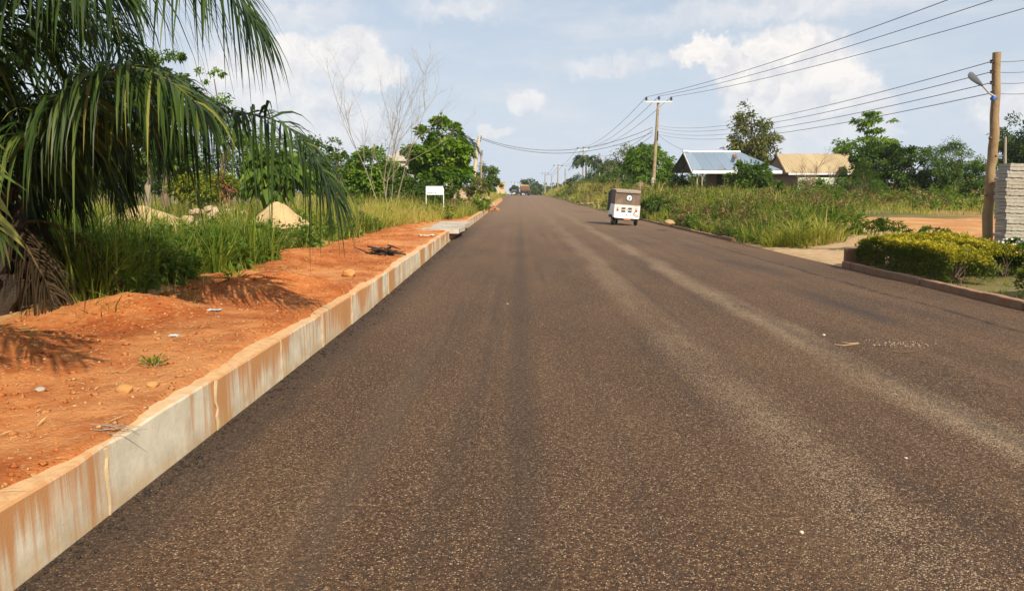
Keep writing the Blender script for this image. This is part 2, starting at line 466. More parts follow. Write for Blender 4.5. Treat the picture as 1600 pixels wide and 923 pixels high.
G_STOPS = [(0, (.034, .068, .009)), (.28, (.100, .160, .018)), (.52, (.245, .275, .036)), (.75, (.42, .37, .085)), (1, (.55, .41, .18))]
M_GRASS = leaf_mat('grass_blades', G_STOPS, .42, .6, .15)
M_PALM = leaf_mat('palm_leaflet', [(0, (.010, .022, .005)), (.5, (.028, .056, .010)), (.85, (.080, .12, .020)), (1, (.22, .21, .05))], .22, .45, .22)
M_DRYPALM = leaf_mat('dry_palm_leaflet', [(0, (.028, .020, .012)), (.6, (.075, .050, .028)), (1, (.17, .115, .06))], .2, .8, .1)
M_LDARK = leaf_mat('leaf_dark', [(0, (.025, .055, .008)), (.6, (.070, .125, .016)), (1, (.16, .22, .030))], .30)
M_LMID = leaf_mat('leaf_mid', [(0, (.036, .080, .010)), (.6, (.105, .175, .020)), (1, (.23, .28, .04))], .36)
M_LBRIGHT = leaf_mat('leaf_bright', [(0, (.058, .130, .010)), (.6, (.155, .260, .020)), (1, (.30, .37, .04))], .38)
M_LOLIVE = leaf_mat('leaf_olive', [(0, (.060, .080, .016)), (.55, (.145, .155, .034)), (1, (.32, .28, .09))], .33)
M_LYELLOW = leaf_mat('leaf_yellow', [(0, (.06, .10, .012)), (.5, (.20, .23, .025)), (1, (.42, .38, .04))], .35)
M_LHEDGE = leaf_mat('leaf_hedge', [(0, (.045, .075, .010)), (.45, (.10, .13, .014)), (.7, (.26, .24, .020)), (1, (.50, .38, .022))], .32)
M_BARK = plain('bark', (.15, .105, .07), .95, var=.45, scale=9, bump=.7)
M_PALMTRUNK = plain('palm_trunk', (.055, .040, .028), .95, var=.6, scale=14, bump=1.0)
M_PALEBARK = plain('pale_bark', (.27, .22, .165), .9, var=.3, scale=9, bump=.5)
M_TWIG = plain('dry_twig', (.30, .20, .115), .95, var=.3, scale=8)
M_CHAR = plain('dark_stick', (.045, .030, .022), .95, var=.4, scale=8)
M_WOODPOLE = plain('pole_wood', (.31, .24, .15), .9, var=.35, scale=3.5, bump=.5, dirt=(.20, .12, .06))
M_ROUGHPOLE = plain('rough_pole_wood', (.28, .19, .10), .9, var=.35, scale=3, bump=.6, dirt=(.20, .105, .045))
M_METAL = plain('galvanised', (.55, .57, .58), .45, .6, var=.12, scale=5)
M_WHITE = plain('white_paint', (.78, .77, .73), .5, var=.05, scale=4)
M_BLACK = plain('black_rubber', (.018, .018, .018), .7, var=.3)
M_WIRE = plain('wire', (.10, .10, .105), .6, var=.1)
M_SAND = plain('pale_sand', (.46, .33, .17), .95, var=.18, scale=5, bump=.5, spec=.1)
M_STONE = plain('pebble', (.48, .27, .13), .9, var=.35, scale=7, bump=.3)

# ------------------------------------------------------------------ ground, road, verge
def grid_mesh(name, xs2d, ys2d, z2d, mat, smooth=True, tint=None):
    ny, nx = xs2d.shape
    v = np.stack([xs2d, ys2d, z2d], -1).reshape(-1, 3)
    i = np.arange(ny * nx).reshape(ny, nx)
    f = np.stack([i[:-1, :-1], i[:-1, 1:], i[1:, 1:], i[1:, :-1]], -1).reshape(-1, 4)
    return raw_mesh(name, v, [f], mat, smooth=smooth, tint=None if tint is None else tint.ravel())

gx = np.concatenate([[-2500, -1200, -600, -300, -160, -100, -70], np.arange(-52, -10, 1.2), np.arange(-10, -3.4, .35), np.arange(-3.35, -1.8, .05), np.arange(-1.7, 7, 1.0), np.arange(7, 16, .3), np.arange(16, 42, 1.0), [50, 70, 100, 160, 300, 600, 1200, 2500]])
gy = np.concatenate([[-60, -20, -8], np.arange(-4, 40, .45), np.arange(40, 110, 1.2), np.arange(110, 320, 5), [340, 380, 430, 500, 700, 1000, 1600, 2600]])
XX, YY = np.meshgrid(gx, gy)
def soil_kind(x, y):
    t = np.full(np.shape(x), 0.0)
    yard = sstep(10.0, 12.0, x + 1.6 * (fbm(x * .5, y * .5, 3, 77) - .5)) * sstep(20, 21.5, y) * (1 - sstep(29.5, 32, y + 3 * (fbm(x * .4, y * .4, 2, 5) - .5)))
    t = np.maximum(t, .52 * yard)
    back = sstep(14, 19, x) * sstep(29, 31, y) * (1 - sstep(44, 52, y)); t = np.maximum(t, .26 * back)
    sand = sstep(7.2, 7.5, x) * (1 - sstep(11.5, 14, x)) * sstep(17.0, 18.2, y) * (1 - sstep(25.0, 26.5, y)); t = np.maximum(t, .95 * sand)
    d = XL(y) - x
    red = (d > 0) * (1 - sstep(3.7, 4.7, d)) * (1 - sstep(33, 40, y)); t = np.maximum(t, .5 * red)
    tanp = np.exp(-((x + 10) / 3.0) ** 2 - ((y - 21) / 4.0) ** 2); t = np.maximum(t, .75 * sstep(.25, .7, tanp))
    bank = sstep(1.2, .2, d) * (d > 0) * sstep(52, 58, y) * (1 - sstep(110, 130, y)); t = np.maximum(t, .5 * bank)
    return t
o = grid_mesh('ground', XX, YY, H(XX, YY), M_SOIL, tint=soil_kind(XX, YY)); tag(o, None, None, kind='structure')

ry = np.concatenate([np.arange(-30, 60, 1.0), np.arange(60, 240, 3), np.arange(240, 700, 15)])
T, RY = np.meshgrid(np.linspace(0, 1, 24), ry)
RX = XL(RY) * (1 - T) + XR(RY) * T
o = grid_mesh('road', RX, RY, roadz(RX, RY), M_ASPHALT); tag(o, None, None, kind='structure')

vy = np.concatenate([np.arange(0.8, 16, .055), np.arange(16, 40, .14)])
dd = np.concatenate([np.linspace(.012, .5, 16), np.arange(.54, 3.3, .055)])
DDD, VY = np.meshgrid(dd, vy)
VX = XL(VY) - DDD
VZ = verge_z(VX, VY)
VZ = np.where(DDD < .03, np.minimum(VZ, .352 + prof(VY)), VZ)
slab = sstep(24.6, 25.2, VY) * (1 - sstep(32.6, 33.2, VY)) * (1 - sstep(1.1, 1.5, DDD)); VZ = VZ - .14 * slab
VZ = VZ - .22 * sstep(2.7, 3.25, DDD)
o = grid_mesh('dirt_verge', VX, VY, VZ, M_EARTH); tag(o, None, None, kind='structure')

# concrete kerb, cast in sections
def kerb(name, label, y0, y1, step, side, hgt, wd, mat, joint=True, seed=1, jit=.006):
    rg = np.random.default_rng(seed)
    xe = XL if side < 0 else XR
    r_ = thing(name, label, 'kerb', (float(xe(y0)), y0, float(prof(y0))))
    y = y0; n_ = 0
    while y < y1 - .2:
        yb = min(y + step * rg.uniform(.96, 1.04), y1)
        g = .006
        m = bmesh.new()
        v = []; nseg = 6
        dz = rg.uniform(-jit, jit); dxo = rg.uniform(-jit, jit)
        for t in np.linspace(0, 1, nseg + 1):
            yy = y + g + (yb - y - 2 * g) * t
            x0 = float(xe(yy)); zb = float(roadz(x0, yy))
            w0 = rg.normal(0, .0022); w1 = rg.normal(0, .003)
            base = zb - .25
            pr = [(x0 + dxo + w0, base), (x0 + dxo + w0 + side * .004, zb + hgt + dz + w1 - .012), (x0 + dxo + w0 + side * .014, zb + hgt + dz + w1),
                  (x0 + side * wd, zb + hgt + dz + rg.normal(0, .003)), (x0 + side * wd, base)]
            v.append([m.verts.new((a - r_.location.x, yy - y0, b - r_.location.z)) for a, b in pr])
        for a, b in zip(v[:-1], v[1:]):
            for q in range(5): m.faces.new((a[q], a[(q + 1) % 5], b[(q + 1) % 5], b[q]))
        m.faces.new(v[0]); m.faces.new(list(reversed(v[-1])))
        bmesh.ops.recalc_face_normals(m, faces=m.faces)
        me = bpy.data.meshes.new('kerb_section'); m.to_mesh(me); m.free(); me.materials.append(mat)
        s_ = bpy.data.objects.new('kerb_section', me); COL.objects.link(s_); s_.parent = r_
        if joint and yb < y1 - .1:
            xj = float(xe(yb)); zj = float(roadz(xj, yb))
            pts = [(xj - side * .004 - r_.location.x + side * .004 + rg.normal(0, .002), yb - y0 + rg.normal(0, .006), zj + q - r_.location.z) for q in np.linspace(-.05, hgt - .01, 9)]
            MB().tube(pts, [.007 + abs(rg.normal(0, .003)) for _ in pts], 6).build('mortar_joint', M_MORTAR, r_)
        y = yb
    return r_
kerb('concrete_kerb', 'long knee-high pale concrete kerb streaked with rust beside the red earth', -.6, 24.6, 1.4, -1, .352, .21, M_KERB)
kerb('concrete_kerb', 'short run of concrete kerb beyond the broken drain slab', 33.2, 54, 2.0, -1, .34, .2, M_KERB, False, 4)
kerb('roadside_kerb', 'low brown kerb along the clipped yellow hedge', 3, 17.4, 1.0, 1, .13, .14, M_KERB2, False, 6, .010)
kerb('roadside_kerb', 'low broken brown kerb at the foot of the tall grass bank', 26.5, 60, 1.6, 1, .09, .14, M_KERB2, False, 8, .02)
# kerb return by the hedge
b = MB().box((0, 0, .1), (.9, .16, .42)); o = b.build('kerb_return', M_KERB2, origin=None, bevel=.015)
o.location = (7.98, 17.52, 0.0); tag(o, 'short raised brown kerb end closing the hedge bed beside the sandy driveway', 'kerb')

# drain opening with a broken slab on top
r_ = thing('drain_slab', 'thick pale concrete slab bridging the dark drain mouth in the kerb', 'drain', (-2.5, 29, 0))
m = MB()
ys = np.linspace(-3.5, 3.9, 9); rg = np.random.default_rng(3)
a = [(.42 + rg.uniform(-.06, .1) - .02 * q, q, .20) for q in ys]; c_ = [(-.85 + rg.uniform(-.08, .08), q, .20) for q in ys[::-1]]
m.prism(a + c_, (0, 0, .15)); m.build('slab', M_CONC, r_, bevel=.01)
MB().box((-.75, 0, .08), (.14, 7.2, .4)).build('drain_wall', M_CONC, r_)
MB().box((-.3, 4.05, .02), (.9, .16, .36)).build('drain_end', M_CONC, r_)
for q in (.4, 2.1): MB().box((.06, q, .08), (.2, .25, .22)).build('slab_support', M_CONC, r_, bevel=.01)

# ------------------------------------------------------------------ plants: leaf and blade meshes
def leaf_arrays(pos, ax, nr, L, Wd, fold=.25, droop=.0):
    ax = ax / np.linalg.norm(ax, axis=1, keepdims=True)
    sd_ = np.cross(ax, nr); sd_ /= np.linalg.norm(sd_, axis=1, keepdims=True) + 1e-9
    up = np.cross(sd_, ax)
    L = L[:, None]; Wd = Wd[:, None]
    mid = pos + ax * L * .45
    a = mid + sd_ * Wd * .5 + up * Wd * fold; b = mid - sd_ * Wd * .5 + up * Wd * fold
    tip = pos + ax * L - np.array([0, 0, 1.0]) * L * droop
    v = np.stack([pos, a, tip, b], 1).reshape(-1, 3)
    i = np.arange(len(pos))[:, None] * 4
    f = np.concatenate([i + np.array([[0, 1, 2]]), i + np.array([[0, 2, 3]])])
    return v, f

def rdir(rg, n):
    d = rg.normal(size=(n, 3)); return d / np.linalg.norm(d, axis=1, keepdims=True)

def crown_arrays(rg, ells, n, leaf, aspect=.5, clumps=60, cr=.34, hollow=.45, droop=.3, flat=.8, up=.8):
    """ells: (cx,cy,cz,rx,ry,rz) in local metres"""
    wt = np.array([(e[3] * e[4] * e[5]) ** .62 for e in ells]); wt /= wt.sum()
    CP = []; V = []; F = []; TT = []; off = 0
    for e, q in zip(ells, wt):
        nc = max(4, int(clumps * q)); d = rdir(rg, nc)
        rr = (hollow + (1 - hollow) * rg.random(nc) ** .6)[:, None]
        E = np.array(e[3:]); C = np.array(e[:3]) + d * rr * E
        CP.append(C)
        nl = max(20, int(n * q)); idx = rg.integers(0, nc, nl)
        size = rg.uniform(.55, 1.35, nc)
        sc = (E.mean() * cr * size)[idx][:, None]
        o_ = rdir(rg, nl) * (rg.random(nl) ** .5)[:, None] * sc; o_[:, 2] *= flat
        pos = C[idx] + o_
        out = d[idx] * .8 + o_ / (sc + 1e-6) * .8 + rdir(rg, nl) * .7; out[:, 2] -= droop
        nr = np.array([0, 0, up]) + d[idx] * .5 + rdir(rg, nl) * .6
        LL = leaf * rg.uniform(.65, 1.25, nl)
        v, f = leaf_arrays(pos, out, nr, LL, LL * aspect * rg.uniform(.8, 1.2, nl), droop=droop * .4)
        V.append(v); F.append(f + off); off += len(v)
        ct = rg.normal(0, .13, nc)
        t = np.clip(rg.beta(2.2, 2.8, nl) + ct[idx], 0, 1); TT.append(np.repeat(t, 4))
    return np.concatenate(V), np.concatenate(F), np.concatenate(TT), np.concatenate(CP)

def limb_pts(rg, a, b, n=6, sag=.12):
    a, b = Vector(a), Vector(b); L_ = (b - a).length; out = []
    for q in range(n + 1):
        t = q / n; p_ = a.lerp(b, t)
        p_ += Vector(rg.normal(0, .035, 3)) * L_ * math.sin(math.pi * t) + Vector((0, 0, sag * L_ * math.sin(math.pi * t) * .6))
        out.append(p_)
    return out

def tree(name, label, cat, Y, base_px, crown, n, leaf, mat, trunk=.16, bark=None, group=None, limbs=9, seed=1, aspect=.5, clumps=60, cr=.34,
         hollow=.45, droop=.3, flat=.8, up=.8, stems=1, fork=.35, part=('trunk', 'crown'), spread=.25, topfrac=.95):
    rg = np.random.default_rng(seed)
    x0 = wx(base_px, Y); z0 = h(x0, Y) - .05
    r_ = thing(name, label, cat, (x0, Y, z0), 0, group)
    ells = []
    for c in crown:
        px, py, rx, ryy = c[:4]; dy = c[4] if len(c) > 4 else 0
        q = P(px, py, Y + dy); s_ = (Y + dy) / FPX
        ells.append((q.x - x0, q.y - Y, q.z - z0, rx * s_, rx * s_ * .9, ryy * s_))
    v, f, t, cp = crown_arrays(rg, ells, n, leaf, aspect, clumps, cr, hollow, droop, flat, up)
    o_ = raw_mesh(part[1], v, [f], mat, r_, tint=t)
    m_ = MB(); zc = max(e[2] for e in ells); low = min(e[2] - e[5] for e in ells)
    main = ells[0]
    for s_ in range(stems):
        bx = rg.normal(0, spread * .4) if stems > 1 else 0; by = rg.normal(0, spread * .4) if stems > 1 else 0
        tx, ty, tz = main[0] + (rg.normal(0, main[3] * .4) if stems > 1 else 0), main[1], max(main[2], .3) * topfrac
        pts = limb_pts(rg, (bx, by, -.1), (tx, ty, tz), 8, 0)
        rad = [trunk * (1 - .75 * k_ / 8) * (1.35 if k_ == 0 else 1) for k_ in range(9)]
        m_.tube(pts, rad, 8)
        for _ in range(max(1, limbs // stems)):
            tgt = cp[rg.integers(0, len(cp))]; k_ = rg.integers(int(fork * 8), 8)
            if tgt[2] < pts[k_].z - .2: k_ = max(1, int(k_ * .6))
            L_ = limb_pts(rg, pts[k_], tgt, 5, .1); r0 = rad[k_] * .55
            m_.tube(L_, [r0 * (1 - .8 * q / 5) + .004 for q in range(6)], 5)
    m_.build(part[0], bark or M_BARK, r_, smooth=True)
    return r_

def blades(rg, xy, hgt, wid, lean, az, tint, z=None, segs=3):
    n = len(xy); zz = (H(xy[:, 0], xy[:, 1]) - .03) if z is None else z
    dirx = np.stack([np.cos(az), np.sin(az), np.zeros(n)], 1)
    sdx = np.stack([-np.sin(az + rg.normal(0, .6, n)), np.cos(az + rg.normal(0, .6, n)), np.zeros(n)], 1)
    base = np.stack([xy[:, 0], xy[:, 1], zz], 1)
    V = []
    for k_ in range(segs + 1):
        t = k_ / segs
        c = base + dirx * (lean * hgt * t ** 2)[:, None] + np.array([0, 0, 1.0]) * (hgt * (t - .42 * np.minimum(lean, 1.2) * t ** 2.5))[:, None]
        ww = (wid * (1 - t ** 1.6) * .5)[:, None]
        if k_ < segs: V += [c - sdx * ww, c + sdx * ww]
        else: V += [c]
    m_ = 2 * segs + 1
    v = np.stack(V, 1).reshape(-1, 3); i = np.arange(n)[:, None] * m_
    q = np.concatenate([i + np.array([[2 * k_, 2 * k_ + 1, 2 * k_ + 3, 2 * k_ + 2]]) for k_ in range(segs - 1)])
    tr = i + np.array([[2 * segs - 2, 2 * segs - 1, 2 * segs]])
    return v, q, tr, np.repeat(tint, m_)

class Grass:
    def __init__(s, seed): s.rg = np.random.default_rng(seed); s.V = []; s.Q = []; s.T = []; s.C = []; s.n = 0
    def tufts(s, x0, x1, y0, y1, n, per, hm, wid, mask=None, tint=(.35, .16), rad=.12, lean=(.2, 1.25), density=None, straw=.12, zf=None):
        rg = s.rg
        c = np.stack([rg.uniform(x0, x1, n), rg.uniform(y0, y1, n)], 1)
        keep = rg.random(n) < np.clip((fbm(c[:, 0] * .45, c[:, 1] * .45, 3, 41) - .28) * 3.2, .08, 1)
        if mask is not None: keep &= mask(c[:, 0], c[:, 1])
        c = c[keep]; n = len(c)
        if n == 0: return s
        hh = hm * (.25 + 1.6 * fbm(c[:, 0] * .55, c[:, 1] * .55, 3, 61)) * rg.uniform(.5, 1.2, n)
        tt = tint[0] + .75 * (fbm(c[:, 0] * .25, c[:, 1] * .25, 3, 71) - .5)
        xy = np.repeat(c, per, 0); m_ = len(xy)
        a = rg.uniform(0, 2 * math.pi, m_); r_ = rad * np.sqrt(rg.random(m_))
        xy = xy + np.stack([np.cos(a), np.sin(a)], 1) * r_[:, None]
        hb = np.repeat(hh, per) * rg.uniform(.45, 1.12, m_)
        ln = rg.uniform(lean[0], lean[1], m_)
        t = np.clip(np.repeat(tt, per) + rg.normal(0, tint[1], m_), 0, 1)
        st = rg.random(m_) < straw; t[st] = rg.uniform(.72, 1, st.sum()); ln[st] *= .5; hb[st] *= 1.15
        wb = wid * rg.uniform(.6, 1.3, m_); wb[st] *= .6
        v, q, tr, tn = blades(rg, xy, hb, wb, ln, a + rg.normal(0, .5, m_), t)
        s.V.append(v); s.Q.append(q + s.n); s.T.append(tr + s.n); s.C.append(tn); s.n += len(v)
        return s
    def build(s, name, label, cat):
        o_ = raw_mesh(name, np.concatenate(s.V), [np.concatenate(s.Q), np.concatenate(s.T)], M_GRASS, tint=np.concatenate(s.C))
        return tag(o_, label, cat, kind='stuff')

def leftm(d0, d1=99, amp=.9):
    def f(x, y):
        d = XL(y) - x + amp * (fbm(x * .6, y * .6, 3, 91) - .5)
        sand = ((x + 6.3) / 1.1) ** 2 + ((y - 19.3) / 1.0) ** 2 < 1
        sand |= np.hypot(x + 5.5, y - 7.0) < 1.25 + .5 * (fbm(x * 1.5, y * 1.5, 2, 17) - .5)
        sand |= ((x + 10.8) / 2.2) ** 2 + ((y - 21.8) / 1.6) ** 2 < 1
        sand |= ((x + 9.8) / 2.4) ** 2 + ((y - 18.6) / 1.5) ** 2 < .8
        return (d > d0) & (d < d1) & ~sand
    return f
def rightm(x, y):
    d = x - XR(y) + .5 * (fbm(x * .6, y * .6, 3, 93) - .5)
    yard = (x > 10.9 + .6 * np.sin(y * .9) + .25 * (y - 24)) & (y < 31.5)
    return (d > .32) & (y > 22.9 + .4 * np.sin(x * 2) + .25 * (9 - x)) & ~yard

g = Grass(5)
g.tufts(-9.5, -4.0, 6.2, 15, 2600, 14, 1.05, .023, leftm(2.35), (.26, .12), .16, (.15, 1.2), straw=.03)
g.tufts(-22, -9.5, 7, 16, 1000, 12, .9, .022, leftm(2.4), (.36, .14), .2, straw=.06)
g.tufts(-5.6, -3.5, 5.2, 30, 420, 7, .26, .014, leftm(1.55, 2.7), (.34, .14), .10, (.3, 1.4), straw=.15)
g.build('tall_grass', 'dense dark green tall grass behind the red earth under the palm', 'grass')
g = Grass(6)
g.tufts(-8.5, -3.6, 14, 24, 1700, 13, .85, .026, leftm(2.3), (.46, .14), .14, straw=.14)
g.tufts(-26, -8, 15, 27, 2200, 11, .46, .024, leftm(2.3), (.56, .14), .2, straw=.25)
g.tufts(-9, -2.6, 23, 34, 2300, 11, .66, .028, lambda x, y: leftm(0)(x, y) & (XL(y) - x > np.interp(y, [23, 28, 33, 36], [2.3, 1.9, 1.0, .25])), (.56, .13), .16, straw=.2)
g.tufts(-24, -9, 26, 44, 1700, 10, .75, .03, leftm(0), (.50, .15), .25, straw=.2)
g.tufts(-10, -2.6, 34, 56, 2600, 10, .75, .028, leftm(.25, 99, .3), (.54, .14), .2, straw=.22)
g.tufts(-18, -2.6, 56, 110, 2200, 9, .9, .06, leftm(.9, 99, .5), (.58, .14), .35, straw=.3)
g.tufts(-30, -2.8, 110, 215, 1500, 8, 1.0, .12, leftm(.8, 99, .5), (.64, .12), .6, straw=.35)
g.build('tall_grass', 'sunlit yellow green grass between the red earth and the bushes', 'grass')
g = Grass(7)
g.tufts(7.4, 14, 22, 36, 1300, 16, .78, .045, rightm, (.36, .13), .26, (.3, 1.5), straw=.05)
g.tufts(7.4, 14, 22, 36, 1300, 11, .62, .022, rightm, (.58, .14), .2, (.2, 1.1), straw=.4)
g.tufts(7.4, 14.5, 33, 60, 1500, 12, .95, .062, rightm, (.40, .16), .30, (.2, 1.3), straw=.08)
g.tufts(7.4, 14.5, 33, 60, 1700, 11, .75, .034, rightm, (.62, .16), .26, straw=.45)
g.tufts(14, 26, 33, 60, 2200, 10, .42, .036, rightm, (.60, .18), .26, straw=.40)
g.tufts(10, 40, 29, 52, 1500, 9, .28, .03, lambda x, y: (x > 13) & (y > 31.5) & (fbm(x * .4, y * .4, 3, 5) > .46), (.55, .14), .3, straw=.3)
g.tufts(24, 48, 46, 62, 900, 9, .45, .05, None, (.50, .14), .35, straw=.2)
g.tufts(7.2, 30, 58, 110, 3600, 9, 1.0, .06, rightm, (.62, .16), .4, straw=.38)
g.tufts(6.6, 30, 108, 215, 2600, 8, 1.1, .12, rightm, (.62, .13), .6, straw=.38)
g.build('tall_grass', 'tall rank grass on the bank in front of the tin-roofed houses', 'grass')
g = Grass(8)
g.tufts(7.55, 12, 9, 17.3, 3400, 14, .14, .014, lambda x, y: x - XR(y) > .22, (.34, .12), .12, straw=.04)
g.tufts(8.6, 12, 17.8, 21, 130, 9, .16, .014, None, (.48, .14), .14, straw=.2)
g.build('short_grass', 'short green lawn grass around the clipped yellow hedges', 'grass')

# broad-leaved weeds and dead stalks mixed into the grass
def weeds(name, label, boxes, mat, seed, leaf=.09):
    rg = np.random.default_rng(seed); V = []; F = []; T_ = []; off = 0
    for (x0, x1, y0, y1, n, sz, hh, mask) in boxes:
        for _ in range(n):
            x_, y_ = rg.uniform(x0, x1), rg.uniform(y0, y1)
            if mask is not None and not mask(np.array([x_]), np.array([y_]))[0]: continue
            s_ = sz * rg.uniform(.5, 1.3); zz = h(x_, y_); hq = hh * rg.uniform(.5, 1.2)
            v, f, t, _c = crown_arrays(rg, [(x_, y_, zz + hq * .5, s_, s_, hq * .55)], int(90 + 60 * rg.random()), leaf * (1 + y_ / 60), .5, 9, .5)
            V.append(v); F.append(f + off); T_.append(np.clip(t + rg.normal(0, .12), 0, 1)); off += len(v)
    return tag(raw_mesh(name, np.concatenate(V), [np.concatenate(F)], mat, tint=np.concatenate(T_)), label, 'weeds', kind='stuff')
M_WEEDB = leaf_mat('weed_brown', [(0, (.10, .07, .03)), (.6, (.20, .15, .06)), (1, (.34, .26, .12))], .3)
weeds('weeds', 'leafy green weeds mixed into the grass on both sides', [(-9, -4.4, 6.5, 14, 60, .28, .6, leftm(2.5)), (-7.5, -4.3, 6.8, 12, 150, .20, .50, leftm(2.3)), (-6.5, -4.2, 12, 24, 60, .2, .4, leftm(2.3)), (-10, -4.2, 14, 30, 50, .3, .5, leftm(2.6)), (-10, -2.8, 33, 60, 60, .4, .8, leftm(.6, 99, .3)), (7.8, 14, 23, 40, 130, .34, .6, rightm), (7.8, 26, 36, 70, 220, .55, .85, rightm), (7, 26, 70, 150, 120, .9, 1.2, rightm)], M_LMID, 11)
weeds('dry_weeds', 'brown dry weeds mixed into the grass on both sides', [(-10, -4.2, 14, 30, 30, .3, .5, leftm(2.6)), (-10, -2.8, 33, 60, 40, .4, .7, leftm(.6, 99, .3)), (7.8, 14, 27, 40, 110, .40, .8, rightm), (7.8, 26, 36, 70, 240, .5, .8, rightm), (7, 26, 70, 150, 100, .9, 1.1, rightm)], M_WEEDB, 12, .08)

M_STRAW = plain('straw', (.50, .36, .18), .9, var=.4, scale=3, world=True)
# pebbles on the red earth, loose grit on the road
def pebbles(name, pts, size, mat, label, cat, seed):
    rg = np.random.default_rng(seed)
    base = np.array([(1, 0, 0), (0, 1, 0), (-1, 0, 0), (0, -1, 0), (0, 0, .7), (0, 0, -.7), (.6, .6, .45), (-.6, .6, .4), (-.6, -.6, .45), (.6, -.6, .4)])
    F = np.array([(0, 6, 4), (6, 1, 4), (1, 7, 4), (7, 2, 4), (2, 8, 4), (8, 3, 4), (3, 9, 4), (9, 0, 4), (6, 0, 5), (1, 6, 5), (7, 1, 5), (2, 7, 5), (8, 2, 5), (3, 8, 5), (9, 3, 5), (0, 9, 5)])
    n = len(pts); sc = (size[:, None, None] * rg.uniform(.6, 1.3, (n, 1, 3)))
    a = rg.uniform(0, 6.28, n); ca, sa_ = np.cos(a)[:, None], np.sin(a)[:, None]
    v = base[None] * rg.uniform(.75, 1.2, (n, 10, 1)) * sc
    v = np.stack([v[..., 0] * ca - v[..., 1] * sa_, v[..., 0] * sa_ + v[..., 1] * ca, v[..., 2]], -1) + pts[:, None]
    f = (np.arange(n)[:, None, None] * 10 + F[None]).reshape(-1, 3)
    return tag(raw_mesh(name, v.reshape(-1, 3), [f], mat), label, cat, kind='stuff')
rg = np.random.default_rng(12)
yy = 1.5 + 24 * rg.random(2600) ** 1.5; d_ = rg.uniform(.05, 2.7, 2600); xx = XL(yy) - d_
n_ = 5200; y2 = 1.5 + 22 * rg.random(n_) ** 1.4; x2 = XL(y2) - rg.uniform(.10, 2.9, n_)
pebbles('earth_clods', np.stack([x2, y2, verge_z(x2, y2) + .002], 1), .006 + .026 * rg.random(n_) ** 4, M_EARTH, 'crumbly clods of loose red earth', 'earth clods', 22)
pebbles('pebbles', np.stack([xx, yy, verge_z(xx, yy) + .003], 1), .004 + .014 * rg.random(2600) ** 5, M_STONE, 'small tan pebbles scattered over the red earth', 'pebbles', 2)
n_ = 1500; y2 = 2 + 26 * rg.random(n_); x2 = XL(y2) - rg.uniform(.1, 3.0, n_); a2 = rg.uniform(0, 6.28, n_)
v, f = leaf_arrays(np.stack([x2, y2, verge_z(x2, y2) + .012], 1), np.stack([np.cos(a2), np.sin(a2), rg.normal(0, .12, n_)], 1), np.tile([0, 0, 1.0], (n_, 1)) + rdir(rg, n_) * .3, rg.uniform(.03, .16, n_), rg.uniform(.004, .010, n_))
tag(raw_mesh('straw_litter', v, [f], M_STRAW), 'dry straw bits and leaf scraps strewn over the red earth', 'straw litter', kind='stuff')
n_ = 1100; yy = 1.6 + 22 * rg.random(n_) ** 1.4; xx = XL(yy) + .02 + np.abs(rg.normal(0, .10, n_))
M_BIT = plain('bitumen_crumb', (.030, .024, .021), .8, var=.4, scale=20)
pebbles('asphalt_crumbs', np.stack([xx, yy, roadz(xx, yy) + .004], 1), .005 + .012 * rg.random(n_) ** 3, M_BIT, 'loose black asphalt crumbs along the foot of the concrete kerb', 'asphalt crumbs', 3)
n_ = 420; yy = 1.8 + 26 * rg.random(n_) ** 1.2; xx = rg.uniform(-1.2, 7, n_)
M_GRIT = plain('pale_grit', (.40, .33, .25), .9, var=.3, scale=9)
pebbles('road_grit', np.stack([xx, yy, roadz(xx, yy) + .003], 1), .003 + .006 * rg.random(n_) ** 4, M_GRIT, 'loose pale grit lying on the asphalt', 'grit', 4)

# ------------------------------------------------------------------ palms
def catmull(pts, n):
    p_ = np.array([tuple(q) for q in pts], float); p_ = np.vstack([2 * p_[0] - p_[1], p_, 2 * p_[-1] - p_[-2]])
    out = []
    for t in np.linspace(0, len(pts) - 1 - 1e-6, n):
        i = int(t); u = t - i; a, b, c, d = p_[i:i + 4]
        out.append(.5 * (2 * b + (c - a) * u + (2 * a - 5 * b + 4 * c - d) * u * u + (3 * b - a - 3 * c + d) * u ** 3))
    return np.array(out)

